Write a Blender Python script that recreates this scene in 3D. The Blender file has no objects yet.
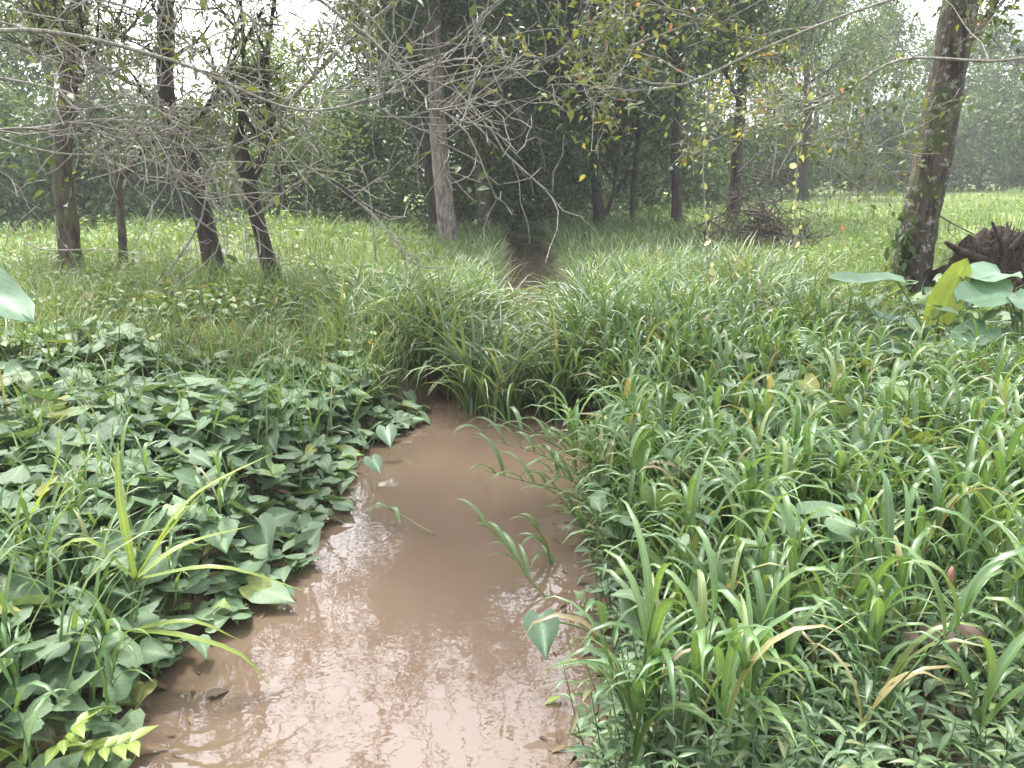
import bpy, math, random
import numpy as np
R = math.radians
rng = np.random.default_rng(11)
U = lambda n, a, b: rng.uniform(a, b, n)
random.seed(5)
scene = bpy.context.scene
COL = scene.collection

# ------------------------------------------------------------------ camera
CAMH, TILT, FPX = 1.9, R(14.5), 800.0
cd = bpy.data.cameras.new('camera'); cam = bpy.data.objects.new('camera', cd); COL.objects.link(cam)
cam.location = (0, 0, CAMH); cam.rotation_euler = (R(90) - TILT, 0, 0)
cd.sensor_width = 36; cd.lens = FPX / 1024 * 36; cd.clip_start = .05; cd.clip_end = 2000
scene.camera = cam

# ------------------------------------------------------------------ terrain
def sstep(a, b, x):
    t = np.clip((x - a) / (b - a), 0, 1); return t * t * (3 - 2 * t)
SY = [-8, 2.2, 3.3, 4.5, 5.6, 6.6, 7.4, 9, 12, 20, 24, 28, 34, 90]
SC = [-.75, -.54, -.46, -.36, -.17, -.15, .0, .25, .33, .46, .35, -1.2, -5.5, -40]
SW = [.9, .80, .84, .92, .95, .72, .36, .38, .46, .52, .4, .3, .3, .3]
def stream_d(x, y):
    "signed distance-ish to the water's edge (negative in the water)"
    wob = .07 * np.sin(y * 2.7) + .05 * np.sin(y * 5.1 + 1 + x)
    return np.abs(x - np.interp(y, SY, SC)) - np.interp(y, SY, SW) - wob
def ground(x, y):
    x = np.asarray(x, float); y = np.asarray(y, float)
    d = stream_d(x, y)
    z = -.35 + .52 * sstep(-.45, .3, d) + .16 * sstep(.3, 3.5, d)
    z = z + .028 * np.clip(x - 2, 0, 26) * sstep(3, 14, y)
    z = z + .05 * sstep(1, 3, d) * (np.sin(x * .9 + y * .5) + np.sin(y * .7 - x * .35 + 2) * .8 + .5 * np.sin(x * 2.1 - y * 1.7))
    z = z + .55 * np.exp(-((x + 4.6) ** 2 / 5 + (y - 15.5) ** 2 / 9)) * sstep(.5, 2, d)
    return z
def ray(px, py):
    u = (px - 512) / FPX; v = (384 - py) / FPX
    return np.array([u, math.cos(TILT) + v * math.sin(TILT), -math.sin(TILT) + v * math.cos(TILT)])
def P(px, py, Y):
    d = ray(px, py); return np.array([0, 0, CAMH]) + d * (Y / d[1])
def G(px, py):
    d = ray(px, py); s = 1.5
    while s < 90:
        p = np.array([0, 0, CAMH]) + d * s
        if p[2] <= float(ground(p[0], p[1])): return p
        s += .03
    return p

# ------------------------------------------------------------------ mesh helpers
class MB:
    def __init__(s): s.v = []; s.f = {}; s.uv = []; s.n = 0
    def add(s, v, faces, uv=None):
        v = np.asarray(v, float).reshape(-1, 3)
        for f in faces:
            f = np.asarray(f, np.int64)
            if f.size: s.f.setdefault(f.shape[1], []).append(f + s.n)
        s.v.append(v); s.uv.append(np.zeros((len(v), 2)) if uv is None else np.asarray(uv, float).reshape(-1, 2)); s.n += len(v)
    def build(s, name, mat, parent=None, smooth=True):
        me = bpy.data.meshes.new(name)
        if s.n:
            V = np.concatenate(s.v) - (0 if parent is None else np.array(parent.location)); UV = np.concatenate(s.uv)
            loops, starts, st = [], [], 0
            for k, fl in s.f.items():
                F = np.concatenate(fl); loops.append(F.ravel()); starts.append(st + np.arange(len(F)) * k); st += F.size
            L = np.concatenate(loops); S = np.concatenate(starts)
            me.vertices.add(len(V)); me.vertices.foreach_set('co', V.ravel().astype(np.float32))
            me.loops.add(len(L)); me.loops.foreach_set('vertex_index', L.astype(np.int32))
            me.polygons.add(len(S)); me.polygons.foreach_set('loop_start', S.astype(np.int32))
            me.update(calc_edges=True)
            ul = me.uv_layers.new(name='uv'); ul.data.foreach_set('uv', UV[L].ravel().astype(np.float32))
            me.polygons.foreach_set('use_smooth', np.full(len(S), smooth)); me.update()
        if mat: me.materials.append(mat)
        o = bpy.data.objects.new(name, me); COL.objects.link(o)
        if parent is not None: 
            o.parent = parent
        return o
def tag(o, label=None, cat=None, group=None, kind=None):
    for k, v in (('label', label), ('category', cat), ('group', group), ('kind', kind)):
        if v: o[k] = v
    return o
def empty(name, loc, label, cat, group=None):
    o = bpy.data.objects.new(name, None); COL.objects.link(o); o.location = tuple(loc); o.empty_display_size = .2
    return tag(o, label, cat, group)

def tube(mb, pts, rad, sides=6, cap=True, rough=0, seedk=0):
    pts = np.asarray(pts, float); n = len(pts); rad = np.broadcast_to(np.asarray(rad, float), (n,))
    t = np.gradient(pts, axis=0); t /= np.linalg.norm(t, axis=1)[:, None] + 1e-9
    ref = np.array([1., 0, 0]) if abs(t[0][0]) < .8 else np.array([0, 1., 0])
    a = np.cross(t, ref); a /= np.linalg.norm(a, axis=1)[:, None] + 1e-9; b = np.cross(t, a)
    th = np.arange(sides) * 2 * math.pi / sides
    rr = rad[:, None] * np.ones((1, sides))
    if rough:
        rr = rr * (1 + rough * rng.normal(0, 1, (n, sides)) + rough * 1.2 * np.sin(th * 3 + seedk)[None])
    v = pts[:, None] + rr[..., None] * (np.cos(th)[None, :, None] * a[:, None] + np.sin(th)[None, :, None] * b[:, None])
    i = np.arange(n - 1)[:, None] * sides; j = np.arange(sides)[None]; k = (j + 1) % sides
    q = np.stack([i + j, i + k, i + sides + k, i + sides + j], -1).reshape(-1, 4)
    faces = [q]
    if cap:
        e = (n - 1) * sides; faces.append(np.array([[e + m for m in range(sides)]])); faces.append(np.array([[m for m in range(sides)][::-1]]))
    ln = np.concatenate([[0], np.cumsum(np.linalg.norm(np.diff(pts, axis=0), axis=1))])
    uv = np.stack(np.broadcast_arrays((th / 6.283)[None], ln[:, None]), -1)
    mb.add(v, faces, uv)
def spline(pts, n):
    pts = np.asarray(pts, float)
    if len(pts) < 3: return np.linspace(pts[0], pts[-1], n)
    P_ = np.vstack([2 * pts[0] - pts[1], pts, 2 * pts[-1] - pts[-2]]); out = []
    for t in np.linspace(0, len(pts) - 1 - 1e-6, n):
        i = int(t); u = t - i; a, b, c, d = P_[i:i + 4]
        out.append(.5 * (2 * b + (c - a) * u + (2 * a - 5 * b + 4 * c - d) * u * u + (3 * b - a - 3 * c + d) * u ** 3))
    return np.array(out)

def leaf_mats(yaw, pitch, roll):
    cy, sy, cp, sp, cr, sr = np.cos(yaw), np.sin(yaw), np.cos(pitch), np.sin(pitch), np.cos(roll), np.sin(roll)
    Z, O = np.zeros_like(cy), np.ones_like(cy)
    Rz = np.stack([cy, -sy, Z, sy, cy, Z, Z, Z, O], -1).reshape(-1, 3, 3)
    Rx = np.stack([O, Z, Z, Z, cp, -sp, Z, sp, cp], -1).reshape(-1, 3, 3)
    Ry = np.stack([cr, Z, sr, Z, O, Z, -sr, Z, cr], -1).reshape(-1, 3, 3)
    return Rz @ Rx @ Ry
def inst(mb, proto, pos, M, scale):
    pv, pf, puv = proto; n = len(pos); k = len(pv)
    if n == 0: return
    scale = np.broadcast_to(np.asarray(scale, float), (n,))
    v = np.einsum('nij,kj->nki', M, pv) * scale[:, None, None] + pos[:, None]
    off = (np.arange(n) * k)[:, None, None]
    mb.add(v, [(np.asarray(f)[None] + off).reshape(-1, np.asarray(f).shape[1]) for f in pf], np.tile(puv, (n, 1)))
def leaf_proto(hw, fold=.12, droop=.15, ts=None):
    "hw: half widths along the leaf (length 1 in +Y)"
    k = len(hw); ts = np.linspace(0, 1, k) if ts is None else np.asarray(ts, float)
    v, uv = [], []
    for t, w in zip(ts, hw):
        z = -droop * t * t
        v += [(-w, t, z + fold * w * 2), (0, t, z), (w, t, z + fold * w * 2)]; uv += [(0, t), (.5, t), (1, t)]
    f = []
    for i in range(k - 1):
        a = i * 3; f += [(a, a + 1, a + 4, a + 3), (a + 1, a + 2, a + 5, a + 4)]
    return np.array(v, float), [np.array(f)], np.array(uv, float)
def heart_proto(lobed=False, curl=.14, cup=.03, asym=0.0):
    "a heart leaf, stalk at the origin, tip at +Y, lobes reaching behind the stalk"
    if lobed:
        prof = [(-.22, .20, .34), (-.05, .0, .47), (.15, .0, .44), (.35, .0, .40), (.55, .0, .25), (.78, .0, .10), (1., 0, .0)]
    else:
        prof = [(-.22, .17, .30), (-.05, .0, .44), (.15, .0, .46), (.35, .0, .39), (.55, .0, .27), (.78, .0, .12), (1., 0, .0)]
    v, uv = [], []
    for t, wi, w in prof:
        z = -curl * max(t, 0) ** 2 - .06 * w
        y0 = t if wi == 0 else t
        v += [(-w, t, z - .02 + cup * w), (-.5 * w - .5 * wi, t + .02, z + .025), (-wi, t + (.0 if wi == 0 else .0), z), (wi, t, z), (.5 * w + .5 * wi, t + .02, z + .025), (w, t, z - .02 + cup * w)]
        uv += [(.5 - w, t), (.5 - w / 2, t), (.5 - wi, t), (.5 + wi, t), (.5 + w / 2, t), (.5 + w, t)]
    f = []
    for i in range(len(prof) - 1):
        a = i * 6
        for j in (0, 1, 3, 4): f.append((a + j, a + j + 1, a + j + 7, a + j + 6))
        if i > 0: f.append((a + 2, a + 3, a + 9, a + 8))
    v = np.array(v, float); v[:, 0] += asym * np.clip(v[:, 1], 0, 1) ** 2; v[:, 2] += .05 * np.sin(v[:, 1] * 5 + v[:, 0] * 7) * np.abs(v[:, 0]) * 2
    return v, [np.array(f)], np.array(uv, float)
L_RHOMB = (np.array([(0, 0, 0), (-.2, .45, .05), (0, 1, -.12), (.2, .45, .05)], float), [np.array([(0, 2, 1), (0, 3, 2)])], np.array([(.5, 0), (0, .45), (.5, 1), (1, .45)], float))
L_OVATE = leaf_proto([.015, .17, .23, .19, .09, .0], .18, .2)
L_LANCE = leaf_proto([.015, .085, .11, .085, .04, .0], .25, .3)
L_HEART = heart_proto(); L_LOBED = heart_proto(True)
HEARTS = [heart_proto(), heart_proto(False, .35, .25, .12), heart_proto(True, .05, -.2, -.15), heart_proto(False, -.08, .4, -.08), heart_proto(True, .3, .1, .1)]

WB = {'broad': lambda s: np.clip(np.minimum(1, .55 + 1.6 * s) * (1 - s ** 2.6), 0, 1), 'fine': lambda s: 1 - s ** 1.5}
def blades(mb, pos, yaw, L, W, lean, bend, K=6, shape='broad', power=1.3, twist=None):
    n = len(pos)
    if n == 0: return
    s = np.linspace(0, 1, K)[None]
    L, W, lean, bend = [np.broadcast_to(np.asarray(a, float), (n,)) for a in (L, W, lean, bend)]
    ang = lean[:, None] + bend[:, None] * s ** power
    ds = L[:, None] / (K - 1)
    am = (ang[:, 1:] + ang[:, :-1]) / 2
    h = np.concatenate([np.zeros((n, 1)), np.cumsum(np.sin(am) * ds, 1)], 1); z = np.concatenate([np.zeros((n, 1)), np.cumsum(np.cos(am) * ds, 1)], 1)
    dx, dy = np.cos(yaw)[:, None], np.sin(yaw)[:, None]
    c = np.stack([pos[:, :1] + h * dx, pos[:, 1:2] + h * dy, pos[:, 2:3] + z], -1)
    w = (W[:, None] * WB[shape](s))[..., None] / 2
    tw = (np.zeros(n) if twist is None else twist)[:, None] * s
    side = np.stack([-dy * np.ones_like(s), dx * np.ones_like(s), np.zeros((n, K))], -1)
    nrm = np.stack([-np.cos(ang) * dx, -np.cos(ang) * dy, np.sin(ang)], -1)
    sd = side * np.cos(tw)[..., None] + nrm * np.sin(tw)[..., None]
    nn = nrm * np.cos(tw)[..., None] - side * np.sin(tw)[..., None]
    v = np.stack([c - sd * w + nn * w * .45, c, c + sd * w + nn * w * .45], 2)       # n,K,3,3
    base = (np.arange(n) * K * 3)[:, None, None]; i = (np.arange(K - 1) * 3)[None, :, None]
    q1 = np.array([0, 1, 4, 3]); q2 = np.array([1, 2, 5, 4])
    F = np.concatenate([(base + i + q1).reshape(-1, 4), (base + i + q2).reshape(-1, 4)])
    uv = np.stack(np.broadcast_arrays(np.array([0, .5, 1])[None, None], s[:, :, None]), -1)
    mb.add(v, [F], np.broadcast_to(uv, (n, K, 3, 2)))
    return c

# ------------------------------------------------------------------ materials
def nt(name):
    m = bpy.data.materials.new(name); m.use_nodes = True; t = m.node_tree; t.nodes.clear(); return m, t, t.nodes.new, t.links.new
def ramp(N, stops, interp='LINEAR'):
    r = N('ShaderNodeValToRGB'); e = r.color_ramp; e.interpolation = interp
    while len(e.elements) < len(stops): e.elements.new(.5)
    for el, (p, c) in zip(e.elements, stops): el.position = p; el.color = (*c, 1)
    return r
def leaf_mat(name, stops, trans=.35, rough=.42, spec=.5, rib=.5, spots=0.0, veins=0, tcol=(1.15, 1.1, .5)):
    m, t, N, Lk = nt(name)
    geo = N('ShaderNodeNewGeometry'); r = ramp(N, stops); Lk(geo.outputs['Random Per Island'], r.inputs[0])
    tc = N('ShaderNodeTexCoord'); n1 = N('ShaderNodeTexNoise'); n1.inputs['Scale'].default_value = 1.1; n1.inputs['Detail'].default_value = 3
    Lk(tc.outputs['Object'], n1.inputs['Vector'])
    mr = N('ShaderNodeMapRange'); mr.inputs[1].default_value = .3; mr.inputs[2].default_value = .7; mr.inputs[3].default_value = .72; mr.inputs[4].default_value = 1.3
    Lk(n1.outputs[0], mr.inputs[0])
    n2 = N('ShaderNodeTexNoise'); n2.inputs['Scale'].default_value = 60; n2.inputs['Detail'].default_value = 2; Lk(tc.outputs['Object'], n2.inputs['Vector'])
    mr2 = N('ShaderNodeMapRange'); mr2.inputs[3].default_value = .8; mr2.inputs[4].default_value = 1.2; Lk(n2.outputs[0], mr2.inputs[0])
    mu = N('ShaderNodeMath'); mu.operation = 'MULTIPLY'; Lk(mr.outputs[0], mu.inputs[0]); Lk(mr2.outputs[0], mu.inputs[1])
    # midrib from the uv map
    uv = N('ShaderNodeUVMap'); uv.uv_map = 'uv'; sx = N('ShaderNodeSeparateXYZ'); Lk(uv.outputs[0], sx.inputs[0])
    sb = N('ShaderNodeMath'); sb.operation = 'SUBTRACT'; sb.inputs[1].default_value = .5; Lk(sx.outputs[0], sb.inputs[0])
    ab = N('ShaderNodeMath'); ab.operation = 'ABSOLUTE'; Lk(sb.outputs[0], ab.inputs[0])
    rb = N('ShaderNodeMapRange'); rb.inputs[1].default_value = .0; rb.inputs[2].default_value = .09; rb.inputs[3].default_value = 1 + rib; rb.inputs[4].default_value = 1; Lk(ab.outputs[0], rb.inputs[0])
    mu2 = N('ShaderNodeMath'); mu2.operation = 'MULTIPLY'; Lk(mu.outputs[0], mu2.inputs[0]); Lk(rb.outputs[0], mu2.inputs[1])
    if veins:
        va = N('ShaderNodeMath'); va.operation = 'MULTIPLY'; va.inputs[1].default_value = -1.5; Lk(ab.outputs[0], va.inputs[0])
        vb = N('ShaderNodeMath'); vb.operation = 'ADD'; Lk(sx.outputs[1], vb.inputs[0]); Lk(va.outputs[0], vb.inputs[1])
        vc = N('ShaderNodeMath'); vc.operation = 'MULTIPLY'; vc.inputs[1].default_value = veins; Lk(vb.outputs[0], vc.inputs[0])
        vd = N('ShaderNodeMath'); vd.operation = 'FRACT'; Lk(vc.outputs[0], vd.inputs[0])
        ve = N('ShaderNodeMapRange'); ve.inputs[1].default_value = .0; ve.inputs[2].default_value = .22; ve.inputs[3].default_value = 1.3; ve.inputs[4].default_value = 1; Lk(vd.outputs[0], ve.inputs[0])
        vf = N('ShaderNodeMath'); vf.operation = 'MULTIPLY'; Lk(mu2.outputs[0], vf.inputs[0]); Lk(ve.outputs[0], vf.inputs[1]); mu2 = vf
    cm = N('ShaderNodeVectorMath'); cm.operation = 'SCALE'; Lk(r.outputs[0], cm.inputs[0]); Lk(mu2.outputs[0], cm.inputs['Scale'])
    col = cm.outputs[0]
    if spots:
        n3 = N('ShaderNodeTexNoise'); n3.inputs['Scale'].default_value = 35; n3.inputs['Detail'].default_value = 4; Lk(tc.outputs['Object'], n3.inputs['Vector'])
        mr3 = N('ShaderNodeMapRange'); mr3.inputs[1].default_value = .64; mr3.inputs[2].default_value = .70; mr3.inputs[4].default_value = spots; Lk(n3.outputs[0], mr3.inputs[0])
        mx = N('ShaderNodeMix'); mx.data_type = 'RGBA'; Lk(mr3.outputs[0], mx.inputs['Factor']); Lk(col, mx.inputs['A']); mx.inputs['B'].default_value = (.16, .11, .04, 1); col = mx.outputs['Result']
    p = N('ShaderNodeBsdfPrincipled'); p.inputs['Roughness'].default_value = rough; p.inputs['Specular IOR Level'].default_value = spec; Lk(col, p.inputs['Base Color'])
    tr = N('ShaderNodeBsdfTranslucent'); tm = N('ShaderNodeVectorMath'); tm.operation = 'MULTIPLY'; tm.inputs[1].default_value = tcol; Lk(col, tm.inputs[0]); Lk(tm.outputs[0], tr.inputs['Color'])
    mix = N('ShaderNodeMixShader'); mix.inputs[0].default_value = trans; Lk(p.outputs[0], mix.inputs[1]); Lk(tr.outputs[0], mix.inputs[2])
    o = N('ShaderNodeOutputMaterial'); Lk(mix.outputs[0], o.inputs[0]); return m
def bark_mat(name, dark, mid, lichen, amount=.5, moss=None, scale=1.0):
    m, t, N, Lk = nt(name)
    tc = N('ShaderNodeTexCoord'); mp = N('ShaderNodeMapping'); mp.inputs['Scale'].default_value = (9 * scale, 9 * scale, 2.2 * scale); Lk(tc.outputs['Object'], mp.inputs[0])
    n1 = N('ShaderNodeTexNoise'); n1.inputs['Scale'].default_value = 1.6; n1.inputs['Detail'].default_value = 7; n1.inputs['Roughness'].default_value = .65; Lk(mp.outputs[0], n1.inputs['Vector'])
    r1 = ramp(N, [(.36, dark), (.62, mid)]); Lk(n1.outputs[0], r1.inputs[0])
    n2 = N('ShaderNodeTexNoise'); n2.inputs['Scale'].default_value = 9 * scale; n2.inputs['Detail'].default_value = 8; n2.inputs['Roughness'].default_value = .72; Lk(tc.outputs['Object'], n2.inputs['Vector'])
    th = .72 - .3 * amount
    mr = N('ShaderNodeMapRange'); mr.inputs[1].default_value = th; mr.inputs[2].default_value = th + .12; mr.inputs[4].default_value = .85; Lk(n2.outputs[0], mr.inputs[0])
    mx = N('ShaderNodeMix'); mx.data_type = 'RGBA'; Lk(mr.outputs[0], mx.inputs['Factor']); Lk(r1.outputs[0], mx.inputs['A']); mx.inputs['B'].default_value = (*lichen, 1); col = mx.outputs['Result']
    if moss:
        n3 = N('ShaderNodeTexNoise'); n3.inputs['Scale'].default_value = 2.6; n3.inputs['Detail'].default_value = 6; Lk(tc.outputs['Object'], n3.inputs['Vector'])
        mr3 = N('ShaderNodeMapRange'); mr3.inputs[1].default_value = .50; mr3.inputs[2].default_value = .62; mr3.inputs[4].default_value = .8; Lk(n3.outputs[0], mr3.inputs[0])
        mx3 = N('ShaderNodeMix'); mx3.data_type = 'RGBA'; Lk(mr3.outputs[0], mx3.inputs['Factor']); Lk(col, mx3.inputs['A']); mx3.inputs['B'].default_value = (*moss, 1); col = mx3.outputs['Result']
    p = N('ShaderNodeBsdfPrincipled'); p.inputs['Roughness'].default_value = .85; p.inputs['Specular IOR Level'].default_value = .25; Lk(col, p.inputs['Base Color'])
    b = N('ShaderNodeBump'); b.inputs['Strength'].default_value = 1; b.inputs['Distance'].default_value = .05; Lk(n1.outputs[0], b.inputs['Height']); Lk(b.outputs[0], p.inputs['Normal'])
    o = N('ShaderNodeOutputMaterial'); Lk(p.outputs[0], o.inputs[0]); return m

M = {}
M['creeper'] = leaf_mat('creeper_leaf', [(0, (.085, .145, .072)), (.5, (.13, .20, .112)), (.85, (.17, .24, .135)), (.97, (.15, .23, .08)), (.985, (.25, .25, .07)), (1, (.19, .21, .07))], .3, .56, .45, .4, .6, 5)
M['broad'] = leaf_mat('broad_grass', [(0, (.075, .145, .052)), (.5, (.112, .20, .072)), (.86, (.165, .255, .088)), (.94, (.22, .26, .10)), (.985, (.28, .25, .12)), (1, (.22, .16, .09))], .38, .36, .7, .5, .25)
M['clump'] = leaf_mat('stream_grass', [(0, (.07, .12, .055)), (.5, (.105, .165, .075)), (.9, (.15, .215, .09)), (1, (.25, .23, .11))], .33, .42, .45, .4)
M['weed'] = leaf_mat('weed', [(0, (.065, .11, .045)), (.5, (.105, .17, .06)), (.85, (.15, .21, .07)), (.95, (.21, .18, .09)), (1, (.27, .22, .12))], .35, .5, .35, .2)
M['meadow'] = leaf_mat('meadow', [(0, (.085, .145, .05)), (.5, (.125, .20, .07)), (.88, (.175, .24, .085)), (1, (.26, .24, .12))], .35, .55, .3, .2)
M['long'] = leaf_mat('long_blade', [(0, (.20, .29, .07)), (.5, (.25, .34, .08)), (1, (.32, .38, .10))], .45, .38, .5, .6)
M['herb'] = leaf_mat('herb', [(0, (.065, .115, .055)), (.5, (.10, .165, .08)), (.9, (.14, .21, .09)), (1, (.17, .17, .08))], .3, .42, .5, .4, .2, 6)
M['big'] = leaf_mat('big_leaf', [(0, (.10, .19, .11)), (1, (.15, .24, .145))], .3, .42, .5, .35, .5, 7)
M['bigyellow'] = leaf_mat('big_leaf_yellow', [(0, (.28, .36, .05)), (1, (.33, .40, .08))], .5, .45, .4, .35, .4, 7)
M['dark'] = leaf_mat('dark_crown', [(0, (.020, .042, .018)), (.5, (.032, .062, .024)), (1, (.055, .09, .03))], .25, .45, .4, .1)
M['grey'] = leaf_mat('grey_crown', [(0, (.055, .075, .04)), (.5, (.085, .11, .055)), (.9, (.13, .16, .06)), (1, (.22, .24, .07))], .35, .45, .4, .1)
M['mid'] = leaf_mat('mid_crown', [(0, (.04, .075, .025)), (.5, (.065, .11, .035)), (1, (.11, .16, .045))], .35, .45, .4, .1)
M['far'] = leaf_mat('far_crown', [(0, (.04, .075, .03)), (.5, (.065, .115, .04)), (1, (.11, .16, .055))], .3, .5, .3, .0)
M['autumn'] = leaf_mat('turning_leaf', [(0, (.06, .085, .04)), (.45, (.10, .13, .055)), (.75, (.15, .175, .07)), (.90, (.22, .235, .08)), (.97, (.34, .31, .08)), (.984, (.36, .20, .08)), (.992, (.38, .15, .12)), (1, (.42, .16, .16))], .45, .4, .45, .3, .3)
M['yellowleaf'] = leaf_mat('yellow_leaf', [(0, (.38, .42, .16)), (1, (.58, .56, .28))], .4, .45, .4, .1)
M['dry'] = leaf_mat('dry_leaf', [(0, (.045, .032, .022)), (.8, (.085, .058, .038)), (1, (.2, .14, .12))], .2, .6, .3, .2)
M['pink'] = leaf_mat('pink_bract', [(0, (.62, .33, .30)), (1, (.68, .42, .38))], .4, .5, .3, .1)
M['stem'] = leaf_mat('green_stem', [(0, (.11, .18, .05)), (1, (.17, .22, .07))], .05, .5, .4, 0)
M['litter'] = leaf_mat('litter', [(0, (.05, .035, .022)), (.6, (.11, .075, .045)), (1, (.2, .14, .08))], .1, .7, .2, .1)
M['bark_lichen'] = bark_mat('bark_lichen', (.018, .014, .011), (.10, .08, .06), (.38, .38, .34), .60, (.06, .08, .025), 1.1)
M['bark_dark'] = bark_mat('bark_dark', (.018, .014, .012), (.055, .045, .036), (.16, .16, .14), .1)
M['bark_brown'] = bark_mat('bark_brown', (.022, .017, .013), (.12, .095, .072), (.26, .25, .21), .35, (.08, .09, .035))
M['bark_grey'] = bark_mat('bark_grey', (.06, .05, .043), (.24, .21, .18), (.38, .37, .34), .5)
M['twig_pale'] = bark_mat('twig_pale', (.20, .18, .155), (.42, .39, .34), (.5, .49, .45), .5, None, 2)
M['dead'] = bark_mat('dead_wood', (.03, .024, .02), (.12, .097, .078), (.24, .22, .19), .4)
M['root'] = bark_mat('root_earth', (.018, .013, .010), (.08, .055, .042), (.15, .12, .10), .4, None, 1.4)

m, t, N, Lk = nt('ground')
tc = N('ShaderNodeTexCoord'); n1 = N('ShaderNodeTexNoise'); n1.inputs['Scale'].default_value = .9; n1.inputs['Detail'].default_value = 8; n1.inputs['Roughness'].default_value = .7; Lk(tc.outputs['Object'], n1.inputs['Vector'])
r1 = ramp(N, [(.3, (.035, .028, .018)), (.5, (.05, .052, .022)), (.7, (.075, .09, .03))]); Lk(n1.outputs[0], r1.inputs[0])
sx = N('ShaderNodeSeparateXYZ'); Lk(tc.outputs['Object'], sx.inputs[0])
mr = N('ShaderNodeMapRange'); mr.inputs[1].default_value = 9; mr.inputs[2].default_value = 20; Lk(sx.outputs[1], mr.inputs[0])
r2 = ramp(N, [(.35, (.10, .145, .035)), (.65, (.19, .23, .07))]); Lk(n1.outputs[0], r2.inputs[0])
mx = N('ShaderNodeMix'); mx.data_type = 'RGBA'; Lk(mr.outputs[0], mx.inputs['Factor']); Lk(r1.outputs[0], mx.inputs['A']); Lk(r2.outputs[0], mx.inputs['B'])
# bare wet mud down by the waterline
mr2 = N('ShaderNodeMapRange'); mr2.inputs[1].default_value = .02; mr2.inputs[2].default_value = .14; Lk(sx.outputs[2], mr2.inputs[0])
mx2 = N('ShaderNodeMix'); mx2.data_type = 'RGBA'; Lk(mr2.outputs[0], mx2.inputs['Factor']); mx2.inputs['A'].default_value = (.07, .042, .028, 1); Lk(mx.outputs['Result'], mx2.inputs['B'])
n3 = N('ShaderNodeTexNoise'); n3.inputs['Scale'].default_value = 25; n3.inputs['Detail'].default_value = 5; Lk(tc.outputs['Object'], n3.inputs['Vector'])
b = N('ShaderNodeBump'); b.inputs['Strength'].default_value = .8; b.inputs['Distance'].default_value = .03; Lk(n3.outputs[0], b.inputs['Height'])
p = N('ShaderNodeBsdfPrincipled'); p.inputs['Roughness'].default_value = .9; Lk(mx2.outputs['Result'], p.inputs['Base Color']); Lk(b.outputs[0], p.inputs['Normal'])
o = N('ShaderNodeOutputMaterial'); Lk(p.outputs[0], o.inputs[0]); M['ground'] = m

m, t, N, Lk = nt('muddy_water')
tc = N('ShaderNodeTexCoord'); n1 = N('ShaderNodeTexNoise'); n1.inputs['Scale'].default_value = .8; n1.inputs['Detail'].default_value = 4; Lk(tc.outputs['Object'], n1.inputs['Vector'])
r1 = ramp(N, [(.3, (.104, .073, .052)), (.7, (.128, .091, .067))]); Lk(n1.outputs[0], r1.inputs[0])
mp = N('ShaderNodeMapping'); mp.inputs['Scale'].default_value = (1, 1.3, 1); Lk(tc.outputs['Object'], mp.inputs[0])
n2 = N('ShaderNodeTexNoise'); n2.inputs['Scale'].default_value = 15; n2.inputs['Detail'].default_value = 1.5; Lk(mp.outputs[0], n2.inputs['Vector'])
n3 = N('ShaderNodeTexNoise'); n3.inputs['Scale'].default_value = 75; n3.inputs['Detail'].default_value = 2; Lk(mp.outputs[0], n3.inputs['Vector'])
n4 = N('ShaderNodeTexNoise'); n4.inputs['Scale'].default_value = 1.6; Lk(tc.outputs['Object'], n4.inputs['Vector'])
mr4 = N('ShaderNodeMapRange'); mr4.inputs[1].default_value = .45; mr4.inputs[2].default_value = .7; mr4.inputs[4].default_value = .045; Lk(n4.outputs[0], mr4.inputs[0])
mm = N('ShaderNodeMath'); mm.operation = 'MULTIPLY'; Lk(n3.outputs[0], mm.inputs[0]); Lk(mr4.outputs[0], mm.inputs[1])
ad = N('ShaderNodeMath'); ad.operation = 'ADD'; Lk(n2.outputs[0], ad.inputs[0]); Lk(mm.outputs[0], ad.inputs[1])
b = N('ShaderNodeBump'); b.inputs['Strength'].default_value = .05; b.inputs['Distance'].default_value = .010; Lk(ad.outputs[0], b.inputs['Height'])
p = N('ShaderNodeBsdfPrincipled'); p.inputs['Roughness'].default_value = .015; p.inputs['IOR'].default_value = 1.36; p.inputs['Specular IOR Level'].default_value = .9; Lk(r1.outputs[0], p.inputs['Base Color']); Lk(b.outputs[0], p.inputs['Normal'])
o = N('ShaderNodeOutputMaterial'); Lk(p.outputs[0], o.inputs[0]); M['water'] = m

# ------------------------------------------------------------------ ground and water
s = np.linspace(-5.35, 5.35, 230); gx = 1.15 * np.sinh(s)
gy = [-40, -25, -15, -9, -5, -3, -1.5, -.5]; y = 0.; st = .11
while y < 130:
    gy.append(y); y += st
    if y > 10: st *= 1.045
gy = np.array(gy)
X, Y = np.meshgrid(gx, gy); Z = ground(X, Y)
nx, ny = len(gx), len(gy); ii = np.arange(ny - 1)[:, None] * nx + np.arange(nx - 1)[None]
mb = MB(); mb.add(np.stack([X, Y, Z], -1), [np.stack([ii, ii + 1, ii + nx + 1, ii + nx], -1).reshape(-1, 4)])
tag(mb.build('ground', M['ground']), 'grassy earth banks and meadow around the stream', 'ground', kind='structure')
mb = MB(); yy = np.linspace(-8, 30, 60); cxx = np.interp(yy, SY, SC); ww = np.interp(yy, SY, SW) + .55
v = np.stack([np.stack([cxx - ww, yy, 0 * yy], -1), np.stack([cxx + ww, yy, 0 * yy], -1)], 1)
k = np.arange(59)[:, None] * 2; mb.add(v, [k + np.array([[0, 1, 3, 2]])])
tag(mb.build('water', M['water']), 'muddy brown stream reflecting patches of white sky', 'stream', kind='structure')

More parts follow.
